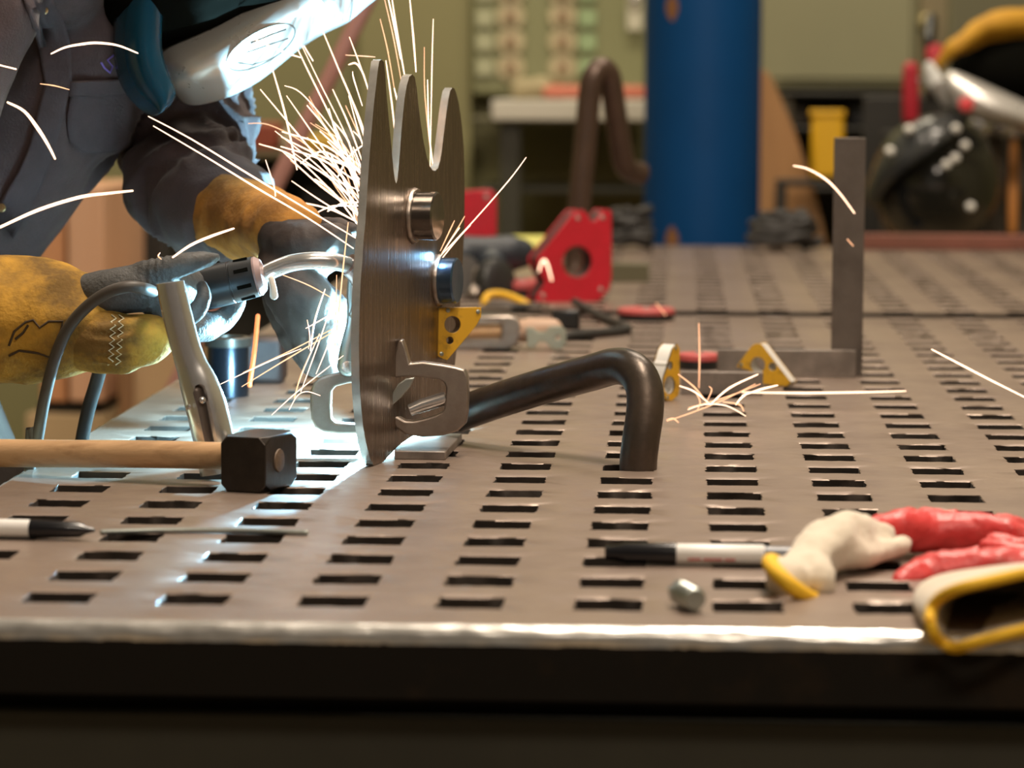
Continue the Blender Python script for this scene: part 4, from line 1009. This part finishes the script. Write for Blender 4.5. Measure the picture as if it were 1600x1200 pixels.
# welding helmet on the rack
wh = thing('welding_helmet', at(1570, 150, 6.8), 'black welding helmet with silver front hanging upside down on the rack at right', 'helmet')
E1 = MB(); c = at(1590, 110, 6.95); rows = []
for i in range(1, 14):
    a = PI*i/14; rows.append([c+Vector((-math.cos(a)*.150, math.sin(a)*math.sin(b)*.12, math.sin(a)*math.cos(b)*.085)) for b in [2*PI*j/24 for j in range(24)]])
E1.rings(rows); E1.build('shell', shell_black, wh, angle=80)
G = [[(1480,106,6.80),(1530,128,6.78),(1600,160,6.78),(1680,196,6.8)], [(1478,120,6.78),(1525,148,6.75),(1595,176,6.75),(1680,210,6.78)], [(1482,150,6.78),(1525,172,6.75),(1590,188,6.75),(1680,220,6.78)], [(1494,176,6.82),(1530,190,6.80),(1590,198,6.8),(1680,228,6.84)]]
sheet(G, 'silver_front', silver_h, wh, .004)
MB().tube([at(1452,108,6.82), at(1462,130,6.8), at(1480,158,6.82)], [.018, .024, .016], 14, 'round', flat=(1, .5)).build('ear_guard', mat('white plastic', (.6, .6, .58), .4), wh)
MB().lathe(at(1510, 163, 6.72), (0, -1, 0), [(-.02, .015), (0, .017), (.008, .015), (.012, .008)], 18).build('adjust_knob', mat('bright red knob', (.7, .06, .07), .4), wh)
# mustard hood / gloves on top
hd2 = MB()
hd2.tube([at(1462,108,6.85), at(1490,74,6.83), at(1530,45,6.84), at(1580,30,6.86), at(1650,28,6.88)], [.010,.016,.022,.026,.026], 16, 'round', smooth=4)
hd2.tube([at(1500,78,6.86), at(1540,60,6.88), at(1600,40,6.9), at(1660,38,6.92)], [.008,.014,.030,.034], 16, 'round', smooth=4)
tag(finish(fuse(hd2, .006, 5, lambda p: .006*noise.noise(p*22)), 'leather_hood', mat('mustard hood leather', (.60, .32, .02), .7, 0, (.42, .2, .015), 15, .6), None), 'mustard leather hood draped over the black helmet on the rack', 'hood')
rc = thing('clamp_handle', at(1423, 190, 6.95), 'red gripped handle hanging at the left end of the tool rack', 'handle')
MB().tube([at(1423,108,6.95), at(1423,150,6.95), at(1423,184,6.95)], [.017, .019, .018], 18, 'round').build('grip', mat('crimson grip', (.42, .015, .03), .45), rc)
MB().tube([at(1423,185,6.97), at(1423,212,7.06)], .007, 12).build('shank', galv, rc)
MB().tube([at(1436,126,6.95), at(1456,127,6.97)], .006, 10, 'round').build('side_pin', zinc, rc)
hs = thing('red_spool', at(1465, 95, 7.0), 'small red cap peeking out above the left end of the helmet', 'cap')
MB().lathe(at(1462, 84, 7.0), (0, -1, .1), [(-.03, .02), (0, .022), (.006, .018)], 18).build('cap', red_paint, hs)
MB().tube([at(1455,30,7.1), at(1452,60,7.05), at(1455,150,7.05)], .014, 12, 'round').build('hook', black_pl, hs)
hm2 = thing('long_handled_tool', at(1583, 380, 6.9), 'tool with an orange wooden handle hanging below the rack rail', 'tool')
MB().tube([at(1584,222,7.03), at(1583,300,6.98), at(1582,360,6.98)], [.009,.012,.010], 12, 'round').build('handle', mat('orange wood', (.50, .20, .045), .5), hm2)
MB().tube([at(1587,205,7.05), at(1585,228,7.03)], .006, 10, 'round').build('hook', galv, hm2)

# left background: workbench with clutter, timber
wk = thing('workbench', at(470, 300, 7.4), 'dark cluttered workbench in the left background behind the sparks', 'bench'); wk.location.z = 0; BASE[wk.name].z = 0
wbox(300, 236, 572, 246, 7.4, .6, mat('brown bench top', (.13, .09, .045), .6), 'bench_top', wk)
wbox(300, 246, 572, 760, 7.9, .05, dark_void, 'back_panel', wk, zfloor=0)
for x in (310, 560): wbox(x-10, 246, x+10, 760, 7.44, .06, dark_void, 'leg', wk, zfloor=0)
wbox(300, 330, 572, 340, 7.45, .5, dark_void, 'lower_shelf', wk)
bz = at(470, 236, 7.4).z
for (x0, x1, y0, m_, lab) in ((388, 432, 192, mat('dull red box', (.28, .06, .03), .6), 'dull red box on the workbench behind the welder'), (438, 470, 205, mat('pale tin', (.50, .44, .30), .5), 'pale tin on the workbench between the red box and the yellow one'), (476, 520, 212, mat('amber box', (.60, .36, .04), .5), 'amber box on the workbench behind the sparks'), (530, 560, 206, mat('grey tin', (.26, .25, .21), .5), 'grey tin at the right end of the workbench')):
    tag(wbox(x0, y0, x1, 237, 7.5, .15, m_, 'storage_box', None, bev=.008, zfloor=bz), lab, 'box')
for (x0, x1, y0) in ((320, 390, 290), (400, 450, 300), (470, 540, 285)):
    pass
tag(wbox(470, 290, 545, 329, 7.55, .2, dark_void, 'tool_case', None, bev=.01, zfloor=at(500, 330, 7.45).z+.001), 'black tool case on the lower shelf of the workbench', 'case')
pa, pb_ = at(430, 290, 5.0), at(575, 0, 5.0); dd = (pb_-pa).normalized()
lo2 = pa-dd*((pa.z-.005)/dd.z); hi2 = pa+dd*((RZ-.01-pa.z)/dd.z)
tag(MB().tube([lo2, pa, pb_, hi2], pxr(13, 5.0), 16).build('slanted_pole', mat('dusty pink brown pipe', (.40, .20, .17), .5)), 'dusty brown pipe slanting up behind the sparks', 'pipe')
cw = thing('wooden_cabinet', at(125, 600, 6.4), 'orange varnished wooden cabinet seen under the welder arm', 'cabinet'); cw.location.z = 0; BASE[cw.name].z = 0
wbox(60, 292, 104, 628, 6.4, .5, wood_o, 'side_panel', cw); wbox(105, 292, 163, 628, 6.39, .5, mat('pinkish timber', (.62, .36, .22), .55, 0, (.50, .27, .15), 4, .5, stretch=(3, 3, .3)), 'door', cw)
wbox(60, 629, 163, 645, 6.42, .45, dark_void, 'shadow_gap', cw); wbox(40, 646, 182, 900, 6.40, .5, mat('beige timber base', (.46, .33, .18), .6, 0, (.4, .28, .15), 3, .5), 'base', cw, zfloor=0)  # dark strip between door and base stands in for a shadow gap
wd2 = thing('timber_crate', at(230, 600, 6.2), 'tan timber crate with brown corner post under the torch hand', 'crate'); wd2.location.z = 0; BASE[wd2.name].z = 0
wbox(206, 470, 300, 700, 6.3, .4, mat('tan crate board', (.48, .32, .17), .6, 0, (.42, .27, .14), 4, .5), 'side_board', wd2, zfloor=0); wbox(184, 560, 206, 700, 6.27, .06, mat('brown post', (.22, .11, .045), .6), 'corner_post', wd2, zfloor=0)
tag(wbox(163, 322, 262, 420, 6.9, .4, dark_void, 'tool_chest', None, bev=.01, zfloor=0), 'dark tool chest in shadow under the welder sleeve', 'chest')
# ------------------------------------------------------------------ sparks: glowing flying slag, each a thin hot streak
def spark(pts, r, m_, label, group=None, Y0=2.84, Y1=None, taper=True):
    n = len(pts); Y1 = Y0 if Y1 is None else Y1
    r *= .88
    P = [at(x, y, Y0+(Y1-Y0)*i/max(1, n-1)) for i, (x, y) in enumerate(pts)]
    R = [pxr(r, Y0)*((.45+.55*min(1, 2.2*min(i+.25, n-i-.75)/n)) if taper else 1) for i in range(n)]
    o = MB().tube(P, R, 6, 'round', smooth=5).build('spark_streak', m_, angle=80)
    return tag(o, label, 'spark', group)
# single streaks
spark([(80,84),(102,74),(128,69),(152,67),(184,71),(215,83)], 2.4, spark_hot, 'white hot spark arching over the dark shirt beside the helmet', Y0=2.62)
spark([(12,160),(38,174),(60,202),(76,228),(86,248)], 3.2, spark_hot, 'thick white spark curving down over the shirt front at far left', Y0=2.55)
spark([(-30,368),(0,355),(60,328),(125,308),(170,302),(207,298)], 3.2, spark_hot, 'long thick spark crossing the shirt hem at far left', Y0=2.55)
spark([(270,402),(298,383),(330,369),(365,357)], 2.8, spark_hot, 'thick spark over the tan cuff above the torch hand', Y0=2.59)
spark([(-20,97),(25,108)], 2.2, spark_hot, 'short spark on the blue-lit sleeve at the left edge', Y0=2.6)
spark([(63,131),(85,134),(108,140)], 1.2, spark_mid, 'faint short spark on the shirt below the snap buttons', Y0=2.8)
spark([(1240,259),(1262,264),(1290,280),(1312,302),(1335,333)], 1.9, spark_hot, 'curved spark in front of the upright steel square', Y0=3.3)
spark([(1456,546),(1500,569),(1550,595),(1610,625)], 2.1, spark_hot, 'long straight spark low over the table at the right edge', Y0=3.0)
spark([(1324,374),(1333,384)], 1.3, spark_mid, 'tiny spark on the steel square below the curved one', Y0=3.3)
spark([(842,424),(846,411),(851,407),(856,416),(862,438)], 2.4, spark_hot, 'small hooked white spark in front of the large red magnet', Y0=4.3)
spark([(1092,505),(1093,560),(1092,606)], 1.3, spark_mid, 'vertical spark above the short flat bar', Y0=3.2)
spark([(1025,474),(1040,492)], 1.3, spark_mid, 'tiny spark by the round magnet near the bar joint', Y0=4.0)
spark([(1160,613),(1250,614),(1340,613),(1415,611)], 1.8, spark_hot, 'long straight spark skimming the table right of the yellow magnets', Y0=3.2)
spark([(403,494),(398,545),(390,602)], 4.2, mat('dull orange hot wire', (.3, .06, .01), emit=(1.0, .30, .10), estr=1.3), 'dull orange streak standing before the pipe stub', Y0=2.95, taper=False)
spark([(232,182),(300,218),(400,279),(480,327),(556,372)], 1.7, spark_hot, 'upper of two long straight sparks crossing the sleeve', Y0=2.80)
spark([(240,197),(320,244),(400,293),(480,340),(552,388)], 1.7, spark_hot, 'lower of two long straight sparks crossing the sleeve', Y0=2.80)
spark([(250,395),(247,400),(252,405)], 1.3, spark_mid, 'curled tiny spark on the grey glove knuckle', Y0=2.60)
# spray from the weld, up and to the left behind the plate
NUM = 'first second third fourth fifth sixth seventh eighth ninth tenth eleventh twelfth thirteenth fourteenth fifteenth sixteenth seventeenth eighteenth nineteenth twentieth'.split()
def nth(k):
    if k < 20: return NUM[k]
    t = ('twenty', 'thirty', 'forty', 'fifty', 'sixty', 'seventy')[(k+1)//10-2]; u = (k+1) % 10
    return {'twenty': 'twentieth', 'thirty': 'thirtieth', 'forty': 'fortieth', 'fifty': 'fiftieth', 'sixty': 'sixtieth', 'seventy': 'seventieth'}[t] if u == 0 else t+'-'+NUM[u-1]
def looks(L):
    ln = math.hypot(L[-1][0]-L[0][0], L[-1][1]-L[0][1]); dx, dy = abs(L[-1][0]-L[0][0]), abs(L[-1][1]-L[0][1])
    return ('long' if ln > 150 else 'short' if ln < 60 else 'mid-length')+' '+('steep' if dy > 2*dx else 'flat' if dx > 2*dy else 'slanting')
FAN = [[(426,109),(446,180),(464,265)],[(407,140),(470,215),(520,275),(556,318)],[(388,193),(420,195),(470,220),(520,262),(558,305)],[(445,134),(470,145),(510,190),(550,245)],
 [(462,70),(482,112),(520,190),(564,290)],[(470,68),(500,130),(540,210),(566,275)],[(475,72),(489,95)],[(505,50),(530,110),(560,180),(572,215)],[(546,58),(560,95),(576,140)],[(545,101),(556,99),(566,112),(576,142)],
 [(536,123),(555,170),(571,220)],[(551,112),(553,124),(566,165)],[(405,225),(460,245),(520,300),(560,338)],[(410,322),(450,315),(510,325),(560,348)],[(470,255),(500,237),(530,249),(562,280)],[(528,276),(545,245),(568,226)],
 [(480,215),(520,255),(562,312)],[(600,-5),(615,60),(628,132)],[(612,-5),(622,60),(634,128)],[(606,-5),(616,40),(626,92)],[(640,-5),(646,60),(650,112)],[(677,30),(675,100),(672,262)],[(663,74),(664,150),(675,258)],
 [(603,95),(612,160),(620,235)],[(616,138),(624,170),(630,200)],[(668,125),(670,200),(676,255)],[(448,150),(500,225),(562,318)],[(500,205),(530,232),(566,262)],[(430,205),(500,262),(560,322)],[(540,165),(556,200),(570,232)],
 [(520,140),(545,195),(568,258)],[(552,230),(560,250),(567,270)],[(480,165),(520,215),(566,296)],[(415,250),(430,300),(426,330)],[(440,235),(500,290),(558,332)],[(490,335),(520,322),(558,322)],[(512,330),(535,318),(562,316)],[(540,86),(572,88),(586,89)],
 [(552,205),(562,215),(566,225)],[(395,60),(440,80),(470,90)],[(492,280),(520,300),(560,352)],[(530,240),(548,268),(566,300)],[(545,150),(560,205),(572,240)],[(594,30),(606,80),(618,150)],[(625,150),(630,190),(634,230)]]
rs_ = random.Random(11)
for k_ in range(26):
    x1, y1 = rs_.uniform(556, 566), rs_.uniform(255, 350); a_ = rs_.uniform(.35, 1.25); l_ = rs_.uniform(45, 150)
    x0, y0 = x1-math.cos(a_)*l_, y1-math.sin(a_)*l_; q_ = rs_.uniform(-.05, .10)*l_
    FAN.append([(round(x0), round(y0)), (round((x0+x1)/2+q_*.8), round((y0+y1)/2-q_)), (round(x1), round(y1))])
FAN.sort(key=lambda L: (L[0][0], L[0][1]))
for i_, L in enumerate(FAN):
    a, b = random.choice([(1.5, spark_hot), (1.2, spark_hot), (1.05, spark_mid), (1.8, spark_hot)])
    spark(L, a, b, '%s spark of the weld spray, upper end %s from the left' % (looks(L), nth(i_)), 'sparks spraying up from the weld', Y0=2.84+random.uniform(0, .12), Y1=2.87)
DOWN = [[(544,348),(536,420),(528,500),(520,568)],[(508,452),(492,500),(485,548)],[(534,478),(512,540),(494,584)],[(380,582),(460,545),(540,503)],[(378,604),(450,560),(540,507)],[(425,648),(467,610),(536,556)],[(460,622),(471,585),(499,522)],
 [(440,429),(485,447),(532,474)],[(478,513),(505,498),(532,482)],[(452,640),(465,618),(480,612),(500,618)],[(526,430),(524,500),(518,560)],[(345,600),(420,565),(470,545)],[(480,500),(484,525),(482,545)],[(520,470),(500,530),(470,612)]]
DOWN.sort(key=lambda L: L[0])
for i_, L in enumerate(DOWN):
    spark(L, random.choice([1.3, 1.1, 1.6]), random.choice([spark_hot, spark_mid]), '%s spark before the dark glove, start %s from the left' % (looks(L), nth(i_)), 'sparks falling below the weld', Y0=2.69+random.uniform(-.01, .02), Y1=2.71)
RIGHT = [[(688,400),(740,345),(795,282),(822,246)],[(690,396),(712,362),(726,338)],[(692,402),(716,372),(735,352)],[(688,392),(702,362),(710,345)],[(692,394),(706,372),(718,356)]]
RIGHT.sort(key=lambda L: -L[-1][0])
for i_, L in enumerate(RIGHT):
    spark(L, random.choice([1.2, 1.4]), random.choice([spark_hot, spark_mid]), 'orange spark shooting up from the blue stub, %s longest of five' % nth(i_) if i_ else 'longest orange spark shooting up right from the blue stub', 'sparks from the lower stub', Y0=2.83)
BOUNCE = [[(1075,640),(1100,632),(1135,634),(1165,650)],[(1042,658),(1080,645),(1130,625),(1180,600)],[(1076,637),(1110,628),(1150,615),(1188,600)],[(1060,585),(1085,605),(1104,628)],[(1062,603),(1085,612),(1110,632)],[(1104,628),(1112,610),(1108,604)],
 [(1130,628),(1155,632),(1162,642)],[(1042,656),(1052,654),(1060,660)],[(1110,632),(1140,606),(1184,585)],[(1150,632),(1158,622),(1164,618)],[(1090,640),(1094,628),(1088,615)],[(1160,618),(1190,608),(1215,602)]]
BOUNCE.sort(key=lambda L: L[0])
for i_, L in enumerate(BOUNCE):
    spark(L, random.choice([1.2, 1.5, 1.9]), random.choice([spark_hot, spark_mid]), '%s spark bouncing on the table by the flat bar, %s from the left' % (looks(L), nth(i_)), 'sparks bouncing on the table', Y0=3.02)
